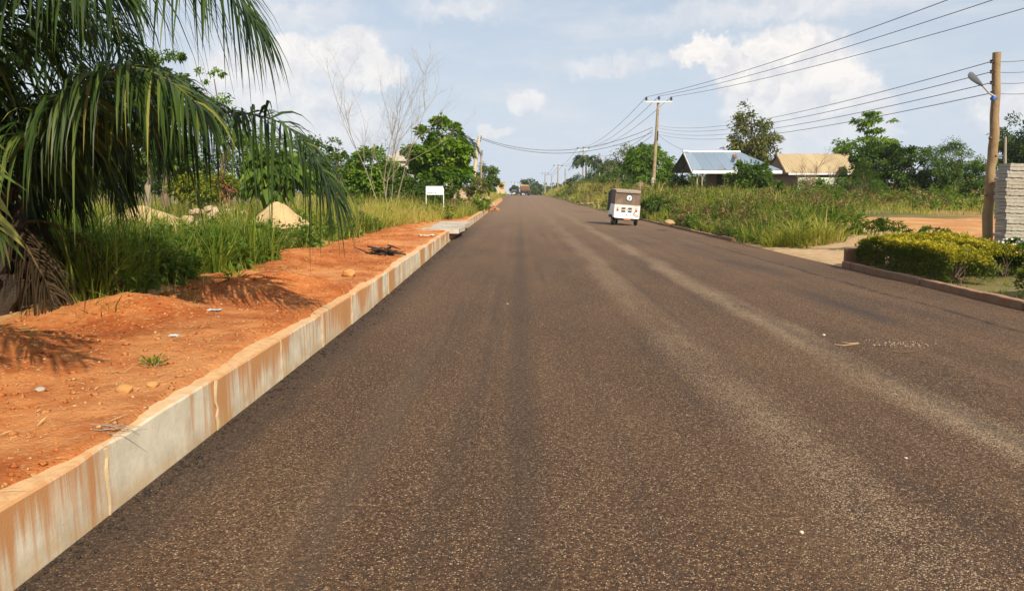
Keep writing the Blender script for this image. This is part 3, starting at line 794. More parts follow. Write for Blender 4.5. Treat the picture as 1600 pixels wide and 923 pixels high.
def frond(path, origin, parent, nl=95, Lm=.85, wd=.028, grav=.55, seed=1, mat=None, start=.14, stem=.022, fwd=.55, tint0=.45, spike=.30, segs=5, missing=.05, name='frond'):
    rg = np.random.default_rng(seed)
    c = catmull(path, 60); tl = np.concatenate([[0], np.cumsum(np.linalg.norm(np.diff(c, axis=0), axis=1))]); tl /= tl[-1]
    tg = np.gradient(c, axis=0); tg /= np.linalg.norm(tg, axis=1, keepdims=True)
    n = nl * 2; t = np.clip(np.repeat(np.linspace(start, 1, nl), 2) + rg.normal(0, .004, n), start, 1)
    side = np.tile([1.0, -1.0], nl)
    keep = rg.random(n) > missing; t = t[keep]; side = side[keep]; n = len(t)
    pos = np.stack([np.interp(t, tl, c[:, q]) for q in range(3)], 1)
    tan = np.stack([np.interp(t, tl, tg[:, q]) for q in range(3)], 1)
    up = np.array([0, 0, 1.0]) - tan * tan[:, 2:3]; up /= np.linalg.norm(up, axis=1, keepdims=True) + 1e-9
    sv = np.cross(tan, up)
    L = Lm * (np.sin(math.pi * (.12 + .80 * (t - start) / (1 - start))) ** .7) * rg.uniform(.70, 1.15, n)
    fw = fwd + .9 * np.clip((t - .8) / .2, 0, 1)
    d = tan * fw[:, None] + sv * side[:, None] + up * (.22 + rg.normal(0, spike, n))[:, None]
    d += rg.normal(0, .15, (n, 3)); d /= np.linalg.norm(d, axis=1, keepdims=True)
    gv = grav * rg.uniform(.5, 1.35, n)
    rows = []
    for k_ in range(segs + 1):
        s_ = k_ / segs
        rows.append(pos + d * (L * (s_ - .28 * np.minimum(gv, 1.3) * s_ ** 2))[:, None] - np.array([0, 0, 1.0]) * (L * gv * s_ ** 1.9)[:, None])
    V = []; wv = wd * rg.uniform(.75, 1.2, n)
    tw = rg.normal(0, .35, n)
    for k_ in range(segs + 1):
        s_ = k_ / segs
        loc_t = rows[min(k_ + 1, segs)] - rows[max(k_ - 1, 0)]
        nrm = up + tan * .4 + np.stack([np.sin(tw), np.cos(tw) * .0, np.zeros(n)], 1)
        w_ = np.cross(loc_t, nrm); w_ /= np.linalg.norm(w_, axis=1, keepdims=True) + 1e-9
        ww = (wv * (.45 + .55 * min(1, s_ * 4)) * (1 - max(0, (s_ - .35) / .65) ** 1.5) * .5)[:, None]
        if k_ < segs: V += [rows[k_] - w_ * ww, rows[k_] + w_ * ww]
        else: V += [rows[k_]]
    m_ = 2 * segs + 1
    v = np.stack(V, 1).reshape(-1, 3); i = np.arange(n)[:, None] * m_
    q = np.concatenate([i + np.array([[2 * a, 2 * a + 1, 2 * a + 3, 2 * a + 2]]) for a in range(segs - 1)])
    tr = i + np.array([[2 * segs - 2, 2 * segs - 1, 2 * segs]])
    tint = np.repeat(np.clip(tint0 + rg.normal(0, .15, n) + (rg.random(n) < .06) * .3, 0, 1), m_)
    mb = MB(); mb.tube(c[::3], [stem * (1 - .85 * s_ / (len(c[::3]) - 1)) for s_ in range(len(c[::3]))], 6)
    vs = np.array(mb.v); off = len(v)
    f4 = np.array([f for f in mb.f if len(f) == 4]) + off
    v = np.vstack([v, vs]) - np.array(tuple(origin)); tint = np.concatenate([tint, np.full(len(vs), min(.95, tint0 + .42))])
    return raw_mesh(name, v, [q, tr, f4], mat or M_PALM, parent, tint=tint)

# the big young oil palm beside the kerb
pc = Vector((-5.35, 7.3, 0)); pc.z = h(pc.x, pc.y)
palm = thing('oil_palm', 'large young oil palm arching its drooping fronds over the red earth', 'palm tree', pc)
C0 = Vector((-5.3, 7.3, 1.55))
m = MB(); rg = np.random.default_rng(2)
m.tube([(0, 0, -.1), (.02, 0, .35), (.04, 0, .8), (.05, 0, 1.25)], [.34, .34, .28, .16], 14)
m.build('trunk', M_PALMTRUNK, palm, smooth=True)
for q in range(40):                              # old cut leaf bases round the trunk
    a = q * 2.399; zz = .05 + .027 * q
    b_ = Vector((math.cos(a) * .27, math.sin(a) * .27, zz)); e_ = b_ + Vector((math.cos(a) * .22, math.sin(a) * .22, .28))
    MB().tube([b_, b_.lerp(e_, .5) + Vector((0, 0, -.03)), e_], [.075, .055, .035], 6).build('leaf_base', M_PALMTRUNK, palm)
heroes = [
    # (path, nl, L, grav, tint, seed)
    ([C0, (-5.0, 7.1, 2.7), (-4.2, 6.9, 3.42), (-3.3, 6.7, 3.62), (-2.55, 6.5, 3.42), (-2.16, 6.4, 2.98)], 190, 1.0, 1.0, .45, 11),
    ([C0, (-5.05, 6.9, 2.5), (-4.3, 6.3, 3.28), (-3.5, 5.9, 3.35), (-2.9, 5.6, 3.1)], 160, .85, .95, .40, 12),
    ([C0, (-4.7, 7.2, 2.1), (-3.9, 7.2, 2.37), (-3.03, 7.2, 2.36), (-2.3, 7.1, 2.27), (-1.95, 7.05, 2.02), (-1.70, 7.0, 1.55)], 165, .86, 1.05, .45, 13),
    ([C0, (-4.55, 6.9, 1.98), (-3.92, 6.7, 2.38), (-3.35, 6.5, 2.62), (-2.95, 6.4, 2.54), (-2.6, 6.3, 2.28)], 150, .88, .95, .6, 14),
    ([C0, (-5.25, 8.0, 2.5), (-5.4, 8.7, 2.6), (-5.5, 9.1, 2.1), (-5.5, 9.3, 1.45)], 120, .70, 1.2, .25, 16),
    ([C0, (-5.6, 8.1, 2.3), (-5.95, 8.8, 2.3), (-6.05, 9.1, 1.7), (-6.1, 9.2, 1.1)], 110, .65, 1.2, .25, 18),
    ([C0, (-5.0, 7.8, 2.4), (-4.75, 8.3, 2.6), (-4.6, 8.6, 2.3), (-4.5, 8.75, 1.75)], 110, .65, 1.2, .25, 19),
    ([C0, (-5.3, 7.5, 2.3), (-5.35, 7.9, 2.4), (-5.35, 8.1, 1.9), (-5.3, 8.2, 1.2)], 110, .6, 1.2, .22, 20),
    ([C0, (-5.45, 7.2, 2.2), (-5.4, 7.25, 2.35), (-5.2, 7.35, 2.0), (-5.0, 7.4, 1.35)], 110, .55, 1.2, .2, 21),
    ([C0, (-5.6, 7.0, 2.2), (-5.45, 6.8, 2.3), (-5.1, 6.7, 1.9), (-4.95, 6.7, 1.3)], 110, .5, 1.2, .2, 22),
    ([C0, (-4.9, 7.5, 2.2), (-4.3, 7.7, 2.75), (-3.6, 7.85, 2.75), (-3.0, 7.9, 2.45)], 150, .85, 1.0, .33, 17),
]
for (pt, nl, L_, gr_, ti, sd_) in heroes:
    frond([Vector(q) for q in pt], pc, palm, nl, L_, .031, gr_, sd_, tint0=ti, spike=.55 if sd_ == 13 else .3)
rg = np.random.default_rng(44)
for q in range(26):
    a = q * 2.399 + .5; rise = rg.uniform(.5, 2.3); rch = rg.uniform(1.7, 3.2)
    ca, sa_ = math.cos(a), math.sin(a)
    if ca > -.25 and sa_ < .25: continue
    if ca > .55 and sa_ < .75: rch *= .62
    if sa_ < 0: rise = max(rise, 1.1); rch *= .85
    pts = [C0, C0 + Vector((ca * rch * .18, sa_ * rch * .18, rise * .62)), C0 + Vector((ca * rch * .5, sa_ * rch * .5, rise)),
           C0 + Vector((ca * rch * .82, sa_ * rch * .82, rise * .82)), C0 + Vector((ca * rch, sa_ * rch, rise * .35 - .3))]
    frond(pts, pc, palm, 110, .62, .026, 1.0, 60 + q, tint0=.36)
for q, a in enumerate((.7, -2.3, 1.4, -1.75, 2.4, -.15, .25, -1.3)):   # dead fronds hanging round the foot
    ca, sa_ = math.cos(a), math.sin(a)
    kq = 1.0 if q < 5 else .62
    pts = [C0 - Vector((0, 0, .4)), C0 + Vector((ca * .6 * kq, sa_ * .6 * kq, -.25)), C0 + Vector((ca * 1.1 * kq, sa_ * 1.1 * kq, -.7)), C0 + Vector((ca * 1.35 * kq, sa_ * 1.35 * kq, -1.1))]
    frond(pts, pc, palm, 56, .42, .016, 1.3, 90 + q, M_DRYPALM, tint0=.4, start=.3, spike=.55, name='dead_frond')

# a second palm just outside the frame: its leaf tips show at the left edge and it shades the earth
qc = Vector((-5.6, 3.0, 0)); qc.z = h(qc.x, qc.y)
palm2 = thing('oil_palm', 'oil palm closest to the camera, only its pale leaf tips showing at the edge', 'palm tree', qc)
C1 = Vector((-5.5, 3.0, 1.7))
MB().tube([(0, 0, -.1), (.02, 0, .4), (.06, 0, .9), (.08, 0, 1.5)], [.40, .42, .34, .18], 14).build('trunk', M_PALMTRUNK, palm2, smooth=True)
for (pt, nl, L_, gr_, ti, sd_) in [
    ([C1, (-4.7, 3.6, 2.6), (-3.8, 4.1, 2.6), (-3.25, 4.25, 2.15), (-2.93, 4.25, 1.35)], 62, .46, .30, .92, 15),
    ([C1, (-4.6, 2.6, 2.7), (-3.4, 2.5, 3.2), (-2.4, 2.65, 3.25), (-1.75, 2.8, 3.0)], 90, .55, .7, .5, 71),
    ([C1, (-4.7, 2.2, 2.7), (-3.7, 1.8, 3.3), (-2.8, 1.8, 3.4), (-1.9, 2.0, 3.15)], 110, .7, .7, .5, 72),
    ([C1, (-4.6, 2.8, 2.8), (-3.4, 2.5, 3.3), (-2.4, 2.4, 3.3), (-1.5, 2.35, 2.95)], 110, .7, .6, .5, 76),
    ([C1, (-4.6, 2.9, 2.8), (-3.6, 2.9, 3.4), (-2.7, 2.9, 3.5), (-1.9, 2.9, 3.25)], 110, .7, .6, .5, 77),
    ([C1, (-4.9, 3.4, 3.0), (-4.2, 3.3, 3.6), (-3.4, 3.2, 3.7), (-2.8, 3.2, 3.4)], 90, .55, .7, .5, 73),
    ([C1, (-6.2, 2.6, 2.8), (-7.2, 2.2, 3.2), (-8.0, 2.0, 2.6)], 80, .6, .8, .5, 74),
    ([C1, (-5.8, 2.2, 2.9), (-6.0, 1.2, 3.3), (-6.1, .4, 2.6)], 80, .6, .8, .5, 75)]:
    frond([Vector(q) for q in pt], qc, palm2, nl, L_, .034, gr_, sd_, tint0=ti)

def small_palm(name, label, Y, px, ccpy, reach, n, seed, Lm, wd, mat=M_PALM, trunk=.14, rise=.55):
    x0 = wx(px, Y); z0 = h(x0, Y); zc = P(px, ccpy, Y).z
    r_ = thing(name, label, 'palm tree', (x0, Y, z0))
    rg = np.random.default_rng(seed)
    MB().tube([(0, 0, -.1), (.05, 0, (zc - z0) * .5), (0, 0, zc - z0)], [trunk * 1.2, trunk, trunk * .8], 10).build('trunk', M_BARK, r_, smooth=True)
    for q in range(n):
        a = q * 2.399 + rg.uniform(-.2, .2); e = rise * rg.uniform(-.2, 1.7); L_ = reach * rg.uniform(.8, 1.1)
        c0 = Vector((x0, Y, zc)); ca, sa_ = math.cos(a), math.sin(a)
        pts = [c0, c0 + Vector((ca * .35, sa_ * .35, .25 + e * .4)) * L_, c0 + Vector((ca * .75, sa_ * .75, e * .75)) * L_, c0 + Vector((ca, sa_, e * .55 - .3)) * L_]
        frond(pts, (x0, Y, z0), r_, 34, Lm, wd, .7, seed + q, mat, stem=.03, start=.12, segs=3)
    return r_
small_palm('coconut_palm', 'distant coconut palm above the far grass bank', 150, 915, 256, 3.3, 15, 201, .9, .16, trunk=.16)
small_palm('oil_palm', 'dark oil palm rising behind the bright leafy tree', 56, 706, 236, 2.0, 16, 231, .7, .09)
small_palm('oil_palm', 'low bushy oil palm at the left of the round mango tree', 118, 945, 268, 2.2, 14, 261, .8, .14, rise=.7)

# ------------------------------------------------------------------ trees and bushes, photo left
GL = 'green trees and bushes along the left side'
tree('roadside_tree', 'leafy young tree with big bright leaves behind the small white sign', 'tree', 45, 690,
     [(690, 232, 26, 42), (665, 252, 26, 30), (712, 215, 12, 16), (655, 285, 34, 26), (700, 275, 28, 30), (693, 200, 12, 14), (658, 228, 22, 24), (716, 246, 18, 26), (722, 276, 18, 18)], 6500, .30, M_LBRIGHT, .11, group=GL, seed=3, aspect=.72, clumps=70, cr=.42)
tree('dark_bush', 'low dark green bush under the bright leafy tree', 'bush', 43.5, 655, [(640, 296, 40, 16), (690, 298, 30, 14)], 2600, .22, M_LDARK, .05, group=GL, seed=4, stems=4, clumps=60)
tree('vine_bush', 'rounded bright green bush smothered in creeper beside the bare tree', 'bush', 48, 582, [(580, 272, 36, 38), (560, 290, 30, 30), (612, 288, 34, 28)], 10000, .25, M_LBRIGHT, .1, group=GL, seed=5, clumps=220, cr=.30, hollow=.7, aspect=.7, up=1.4)
tree('yellow_bush', 'yellow green bush lit by the sun beyond the sand heaps', 'bush', 28, 312, [(300, 292, 34, 18), (340, 286, 24, 18), (322, 300, 44, 14)], 3800, .13, M_LYELLOW, .03, group=GL, seed=6, stems=5, clumps=70, aspect=.55)
tree('red_twig_shrub', 'thin reddish shrub at the right edge of the yellow bush', 'shrub', 27.6, 356, [(356, 292, 14, 18)], 420, .11, plain('red_leaf', (.16, .06, .03), .7), .03, M_TWIG, GL, seed=7, stems=5, clumps=22)
# sapling with large oval leaves on two stems
tree('broadleaf_sapling', 'sapling with large oval leaves on two bare stems behind the sand heap', 'tree', 22, 428,
     [(428, 272, 36, 34), (412, 258, 26, 22), (446, 262, 24, 26)], 520, .36, M_LMID, .035, M_PALEBARK, GL, seed=8, aspect=.66, clumps=46, cr=.4, stems=2, limbs=12, spread=.5, droop=.9, up=.3, fork=.6, topfrac=.8)
tree('pale_trunk_tree', 'tree with a short pale trunk behind the fronds of the palm', 'tree', 30, 229,
     [(235, 225, 60, 34), (200, 240, 40, 28), (275, 240, 40, 26)], 5200, .19, M_LDARK, .17, M_PALEBARK, GL, seed=9, clumps=80, topfrac=.9)
tree('tall_tree', 'tall dark tree showing above the arching palm fronds', 'tree', 40, 255,
     [(258, 92, 34, 17), (225, 108, 34, 16), (240, 128, 50, 24), (200, 150, 60, 30), (280, 160, 46, 28)], 8200, .22, M_LMID, .24, group=GL, seed=10, clumps=100, cr=.30)
tree('tall_tree', 'slender tree with sparse tufts of leaves above the palm fronds', 'tree', 36, 345,
     [(334, 112, 14, 9), (345, 152, 22, 8), (318, 120, 12, 10), (350, 180, 34, 22), (372, 205, 40, 20)], 1500, .17, M_LBRIGHT, .09, group=GL, seed=13, clumps=46, cr=.4)
rgl = random.Random(4)
bg_specs = [(60, 47, 64, 40, 'wide dark bush at the far left behind the palm trunk', M_LDARK), (135, 44, 52, 46, 'dark thicket bush left of the pale trunk', M_LDARK),
            (195, 42, 46, 30, 'low shady bush just behind the pale trunk', M_LDARK), (285, 45, 54, 44, 'dense dark bush behind the yellow bush', M_LMID),
            (375, 43, 50, 50, 'tall green bush behind the oval-leaved sapling', M_LMID), (455, 46, 52, 44, 'mid green bush right of the oval-leaved sapling', M_LMID),
            (505, 50, 36, 48, 'narrow upright bush between sapling and vine bush', M_LMID)]
for k_, (px, Y, rx, ry_, lb, mt) in enumerate(bg_specs):
    tree('green_bush', lb, 'bush', Y, px, [(px, 268 - ry_ * .25, rx, ry_), (px - rx * .4, 282, rx * .7, ry_ * .6), (px + rx * .5, 278, rx * .6, ry_ * .7)], 4200, .22, mt, .1, group=GL, seed=30 + k_, stems=3, clumps=80, cr=.3)
tree('feathery_sapling', 'thin sapling with upright shoots at the right of the drooping frond', 'tree', 34, 528, [(528, 232, 10, 22), (520, 262, 18, 26), (548, 250, 10, 16)], 700, .2, M_LMID, .04, group=GL, seed=41, clumps=26, stems=3, aspect=.4)
tree('small_tree', 'small round tree right of the leaning pole', 'tree', 92, 763, [(762, 276, 15, 22), (770, 288, 13, 12)], 2600, .30, M_LMID, .12, group=GL, seed=42, clumps=46)
tree('straggly_bush', 'dry brownish bush at the foot of the leaning pole', 'bush', 64, 733, [(728, 284, 20, 18), (744, 292, 18, 14)], 2600, .18, M_LOLIVE, .05, group=GL, seed=43, stems=4, clumps=50)
tree('green_weed_clump', 'bright green weed clump spilling to the far kerb end', 'bush', 50, 751, [(752, 318, 13, 11), (742, 322, 12, 9)], 1500, .16, M_LBRIGHT, .02, group=GL, seed=44, stems=4, clumps=40)

# bare tree
def bare_tree(name, label, Y, px, top_px, n_st, seed, r0, mat, hgt_py, group=None, dep=3):
    x0 = wx(px, Y); z0 = h(x0, Y); rg = random.Random(seed)
    r_ = thing(name, label, 'tree', (x0, Y, z0), 0, group); zt = P(px, hgt_py, Y).z - z0
    def grow(m_, p0, d, L_, r_0, lv):
        pts = [p0]; dd_ = d.copy(); n = 6
        for q in range(n):
            dd_ = (dd_ + Vector((rg.gauss(0, .10), rg.gauss(0, .10), rg.gauss(.04, .07)))).normalized(); pts.append(pts[-1] + dd_ * L_ / n)
        m_.tube(pts, [r_0 * (1 - .72 * q / n) for q in range(n + 1)], 5 if lv < 2 else 4)
        if lv < dep:
            for q in range(8 if lv == 0 else 5):
                i = rg.randint(2, n); a = Vector((rg.gauss(0, 1), rg.gauss(0, 1), rg.gauss(.3, .6))).normalized()
                grow(m_, pts[i], (dd_ * .8 + a * .62).normalized(), L_ * rg.uniform(.36, .58), r_0 * .42, lv + 1)
    for s_ in range(n_st):
        m_ = MB(); u = (s_ - (n_st - 1) / 2) / max(1, n_st - 1) * 2
        d = Vector((u * top_px / FPX * Y / zt + rg.gauss(0, .05), rg.gauss(0, .22), 1)).normalized()
        grow(m_, Vector((u * .25, rg.gauss(0, .15), -.1)), d, zt * rg.uniform(.72, 1.0), r0 * rg.uniform(.7, 1.1), 0)
        m_.build('bare_stem', mat, r_, smooth=True)
    return r_
bare_tree('bare_tree', 'leafless tree of thin pale stems fanning out beside the vine bush', 38, 606, 32, 5, 5, .032, M_PALEBARK, 158, GL)
bare_tree('bare_shrub', 'leafless brown shrub in front of the tan roof', 58, 1270, 26, 5, 8, .05, M_TWIG, 256, dep=3)

# ------------------------------------------------------------------ trees and bushes, photo right
GR = 'green trees and bushes behind the right bank'
tree('mango_tree', 'dense round mango tree with bright green leaves left of the main pole', 'tree', 86, 1015, [(1014, 262, 36, 32), (1006, 250, 26, 22), (1030, 268, 22, 22)], 9000, .36, M_LBRIGHT, .2, group=GR, seed=51, clumps=150, cr=.22, hollow=.75, aspect=.5)
tree('dark_tree', 'dark tree crown peeping over the round mango tree', 'tree', 100, 1006, [(1006, 242, 20, 16), (995, 262, 26, 24)], 3600, .34, M_LDARK, .2, group=GR, seed=52)
tree('sparse_tree', 'thin sparse tree with see-through crown left of the mango', 'tree', 105, 975, [(966, 246, 20, 14), (982, 236, 14, 12), (960, 262, 18, 12)], 900, .30, M_LOLIVE, .14, group=GR, seed=53, clumps=34, cr=.5)
tree('green_bush', 'green bush below the sparse tree on the bank', 'bush', 98, 975, [(975, 276, 24, 14), (955, 282, 20, 10)], 3000, .28, M_LMID, .08, group=GR, seed=54, stems=3)
tree('green_bush', 'farthest dark bush on the bank beside the coconut palm', 'bush', 140, 915, [(905, 284, 20, 8), (932, 278, 18, 12)], 2600, .36, M_LDARK, .08, group=GR, seed=55, stems=3)
tree('green_bush', 'dark leafy bush right of the foot of the main pole', 'bush', 64, 1060, [(1058, 292, 18, 16), (1070, 298, 14, 10)], 2600, .22, M_LDARK, .05, group=GR, seed=56, stems=3)
tree('green_bush', 'low dark weeds between the parked three-wheeler and the main pole', 'bush', 46, 1020, [(1022, 318, 22, 9), (1045, 322, 22, 8)], 1800, .16, M_LDARK, .03, group=GR, seed=57, stems=3)
tree('tall_tree', 'tall tree with olive leaves standing behind the blue tin roof', 'tree', 88, 1172,
     [(1174, 182, 28, 26), (1166, 216, 38, 26), (1192, 230, 34, 24), (1150, 244, 32, 14), (1205, 250, 26, 14), (1172, 260, 40, 16)], 6200, .42, M_LOLIVE, .34, group=GR, seed=58, clumps=100, cr=.34, aspect=.45)
tree('creeper_bush', 'leafy creeper bush covering the right end of the tin-roofed hut', 'bush', 54, 1172, [(1170, 284, 38, 26), (1165, 262, 12, 14), (1190, 268, 16, 12), (1196, 296, 24, 18)], 4200, .26, M_LMID, .07, group=GR, seed=59, stems=3, aspect=.62)
tree('creeper_bush', 'creeper spreading over the pale wall under the tan roof', 'bush', 60, 1285, [(1268, 292, 26, 10), (1305, 290, 26, 12), (1286, 300, 24, 9)], 2400, .25, M_LMID, .05, group=GR, seed=60, stems=3, aspect=.6)
tree('green_bush', 'dark bush seen through the open porch of the tin hut', 'bush', 71, 1095, [(1088, 286, 20, 14), (1112, 290, 18, 12)], 2200, .26, M_LDARK, .06, group=GR, seed=61, stems=3)
tree('terminalia_tree', 'tiered tree with flat layers of leaves at its top', 'tree', 74, 1358,
     [(1357, 177, 20, 4), (1358, 189, 33, 5), (1360, 204, 22, 4), (1352, 222, 44, 6), (1345, 236, 48, 9), (1372, 246, 50, 12), (1340, 258, 40, 14)], 5200, .36, M_LBRIGHT, .2, group=GR, seed=62, clumps=130, cr=.42, flat=.3, hollow=.1, limbs=22, fork=.3, topfrac=.999)
tree('dark_tree', 'broad dark tree between the tiered tree and the tan roof', 'tree', 62, 1345, [(1358, 250, 38, 28), (1385, 262, 34, 26), (1336, 276, 22, 20), (1360, 284, 40, 18)], 8500, .26, M_LDARK, .2, group=GR, seed=63)
tree('dark_tree', 'dark rounded tree in the middle behind the orange yard', 'tree', 60, 1425, [(1425, 260, 34, 30), (1408, 280, 32, 22), (1448, 280, 26, 20), (1400, 250, 24, 20), (1430, 290, 34, 14)], 8000, .25, M_LDARK, .18, group=GR, seed=64)
tree('acacia_tree', 'feathery lighter green tree with a broad crown left of the wooden pole', 'tree', 58, 1497, [(1495, 250, 40, 28), (1472, 266, 32, 24), (1522, 266, 28, 24), (1500, 284, 42, 16)], 11000, .20, M_LMID, .16, group=GR, seed=65, clumps=90, aspect=.35)
tree('large_tree', 'large dark tree at the far right behind the wooden pole', 'tree', 66, 1600, [(1606, 212, 38, 30), (1588, 240, 32, 26), (1625, 240, 50, 40), (1580, 272, 34, 26)], 10000, .34, M_LDARK, .3, group=GR, seed=66, clumps=100, aspect=.4)
tree('feathery_conifer', 'soft dark feathery shrub shaped like a small conifer', 'shrub', 50, 1355, [(1355, 280, 20, 24), (1352, 262, 10, 12)], 3600, .15, M_LDARK, .06, group=GR, seed=67, aspect=.15, clumps=60)
tree('green_bush', 'low green bush at the foot of the dark rounded tree', 'bush', 55, 1400, [(1395, 306, 20, 9), (1378, 312, 14, 7)], 1500, .18, M_LMID, .04, group=GR, seed=68, stems=3)
tree('green_bush', 'low bush in front of the unfinished house wall', 'bush', 55, 1465, [(1450, 306, 22, 8), (1480, 302, 16, 9)], 1500, .18, M_LMID, .04, group=GR, seed=69, stems=3)
tree('flat_shrub', 'umbrella-shaped shrub behind the clipped hedge', 'shrub', 20.5, 1382, [(1366, 352, 17, 6), (1392, 350, 20, 7), (1380, 346, 14, 4)], 800, .12, M_LMID, .022, M_TWIG, GR, seed=70, aspect=.3, flat=.3, stems=3, clumps=34)
tree('flat_shrub', 'low spreading shrub nearer the wooden pole than its twin', 'shrub', 19.6, 1442, [(1430, 366, 16, 5), (1458, 362, 20, 5)], 640, .12, M_LMID, .02, M_TWIG, GR, seed=71, aspect=.3, flat=.3, stems=3, clumps=28)
tree('dark_bush', 'dark undergrowth bush right below the tiered tree', 'bush', 57, 1352, [(1352, 294, 30, 14), (1330, 300, 18, 10)], 3000, .2, M_LDARK, .05, group=GR, seed=73, stems=3)
tree('dark_bush', 'dark undergrowth bush at the left edge of the beige block house', 'bush', 62, 1420, [(1418, 298, 26, 12), (1440, 302, 14, 8)], 2400, .2, M_LDARK, .05, group=GR, seed=74, stems=3)
tree('dark_bush', 'dark undergrowth bush just left of the crooked pole', 'bush', 56, 1525, [(1522, 296, 16, 14), (1505, 304, 14, 8)], 2000, .2, M_LDARK, .05, group=GR, seed=75, stems=3)
# far woods beyond the crest
for k_, (px, py, rx, ry_, Y, lb) in enumerate([(826, 291, 12, 10, 330, 'dark far tree just above the truck roof'), (836, 294, 10, 8, 345, 'dark far tree right of the truck'), (804, 297, 6, 5, 360, 'small far tree above the dark car'), (856, 297, 9, 5, 420, 'low far tree below the distant pole crossarm'), (870, 296, 8, 5, 330, 'far bush where the grass bank meets the road')]):
    tree('distant_tree', lb, 'tree', Y, px, [(px, py, rx, ry_), (px + rx * .4, py + ry_ * .5, rx * .6, ry_ * .6)], 1500, .9, M_LDARK, .4, group='far trees beyond the road crest', seed=80 + k_, clumps=40)
rg = np.random.default_rng(9)
V = []; F = []; T_ = []; off = 0
for q in range(150):
    x_ = rg.uniform(-420, 560); Y_ = rg.uniform(330, 640)
    if abs(x_) < 12: continue
    e = [(x_, Y_, h(x_, Y_) + 3.2, rg.uniform(6, 13), 8, rg.uniform(3.5, 6.0))]
    v, f, t, _ = crown_arrays(rg, e, 380, 1.8, .6, 16, .4); V.append(v); F.append(f + off); T_.append(t); off += len(v)
tag(raw_mesh('far_woodland', np.concatenate(V), [np.concatenate(F)], M_LDARK, tint=np.concatenate(T_)), 'dark far-off woodland along the horizon beyond the houses', 'woodland', kind='stuff')

# ------------------------------------------------------------------ clipped hedges by the right kerb
def hedge(name, label, rows, n, leaf, mat, seed, sparse_front=True):
    """rows of stems with a clipped mass of small leaves above"""
    x0, y0 = rows[0][0], rows[0][1]; z0 = h(x0, y0)
    r_ = thing(name, label, 'hedge', (x0, y0, z0)); rg = np.random.default_rng(seed)
    V = []; F = []; T_ = []; off = 0; m_ = MB()
    for (ax, ay, bx, by, hw, zl, zt) in rows:
        L_ = math.hypot(bx - ax, by - ay); k_ = int(n * L_)
        s_ = rg.random(k_); u = rg.uniform(-1, 1, k_); vv = rg.random(k_) ** .55
        # bumpy clipped outline
        bump_ = .80 + .45 * fbm(s_ * L_ * 2.2 + ax * 7, u * .8, 3, seed)
        top = rg.random(k_) < .55
        zr = np.where(top, 1 - .12 * rg.random(k_) ** 2, vv) ; ur = np.where(top, u, np.sign(u) * (1 - .3 * rg.random(k_) ** 1.5))
        ur = ur * (1 - .25 * zr ** 4)
        px_ = ax + (bx - ax) * s_ + ur * hw * bump_ * (by - ay) / L_; py_ = ay + (by - ay) * s_ - ur * hw * bump_ * (bx - ax) / L_
        endr = np.minimum(s_, 1 - s_) * L_; zt_ = zl + (zt - zl) * zr * bump_ * (1 - .35 * np.exp(-endr / .12)) + rg.normal(0, .018, k_)
        pos = np.stack([px_ - x0, py_ - y0, zt_], 1)
        out = np.stack([ur * (by - ay) / L_, -ur * (bx - ax) / L_, np.full(k_, .35)], 1) + rdir(rg, k_) * .8
        nr = np.array([0, 0, 1.0]) + rdir(rg, k_) * .7
        LL = leaf * rg.uniform(.6, 1.3, k_); v, f = leaf_arrays(pos, out, nr, LL, LL * .55)
        V.append(v); F.append(f + off); off += len(v)
        # leaf tint turns yellow towards the clipped top
        T_.append(np.repeat(np.clip(.21 + .54 * sstep(.72, 1.0, zr) + .5 * (fbm(s_ * L_ * 1.6, u, 3, seed + 3) - .5) + rg.normal(0, .12, k_), 0, 1), 4))
        for _ in range(int(L_ * 7)):
            t = rg.random(); q = rg.uniform(-.6, .6); bx_ = ax + (bx - ax) * t + q * hw * .5 - x0; by_ = ay + (by - ay) * t - y0
            m_ = MB(); c_ = Vector((bx_, by_, .12)); m_.tube([(bx_, by_, -.04), c_], [.012, .010], 5)
            for _b in range(3):
                m_.tube([c_, (bx_ + rg.normal(0, .07), by_ + rg.normal(0, .07), zl + .12), (bx_ + rg.normal(0, .1), by_ + rg.normal(0, .1), zl + (zt - zl) * .7)], [.009, .007, .003], 5)
            m_.build('stem', M_BARK, r_)
    raw_mesh('foliage', np.concatenate(V), [np.concatenate(F)], mat, r_, tint=np.concatenate(T_))
    return r_
hedge('clipped_hedge', 'long clipped hedge with yellow tips above the brown kerb', [(8.08, 13.5, 8.08, 17.35, .44, .05, .64), (9.1, 14.2, 9.0, 17.9, .48, .10, .72)], 5600, .055, M_LHEDGE, 5)
hedge('clipped_hedge', 'short end piece of yellow-tipped hedge at the edge of the lawn', [(8.45, 9.6, 8.45, 12.3, .42, .07, .52)], 5600, .052, M_LHEDGE, 6)
fl = tree('flowering_bush', 'rounded bush with small white flowers beside the stack of sheets', 'bush', 14.6, 1592, [(1590, 392, 28, 16), (1600, 402, 24, 14)], 2600, .085, M_LMID, .02, seed=72, stems=4, clumps=60, cr=.3, hollow=.6)
rg = np.random.default_rng(3); n_ = 130
d_ = rdir(rg, n_); d_[:, 2] = abs(d_[:, 2]); pos = d_ * np.array([.36, .34, .22]) + np.array([0, 0, P(1590, 392, 14.6).z - fl.location.z])
v, f = leaf_arrays(pos, d_ + rdir(rg, n_) * .8, d_ + .3, np.full(n_, .05), np.full(n_, .05)); raw_mesh('flowers', v, [f], plain('petal', (.75, .68, .70), .6, var=.1), fl)

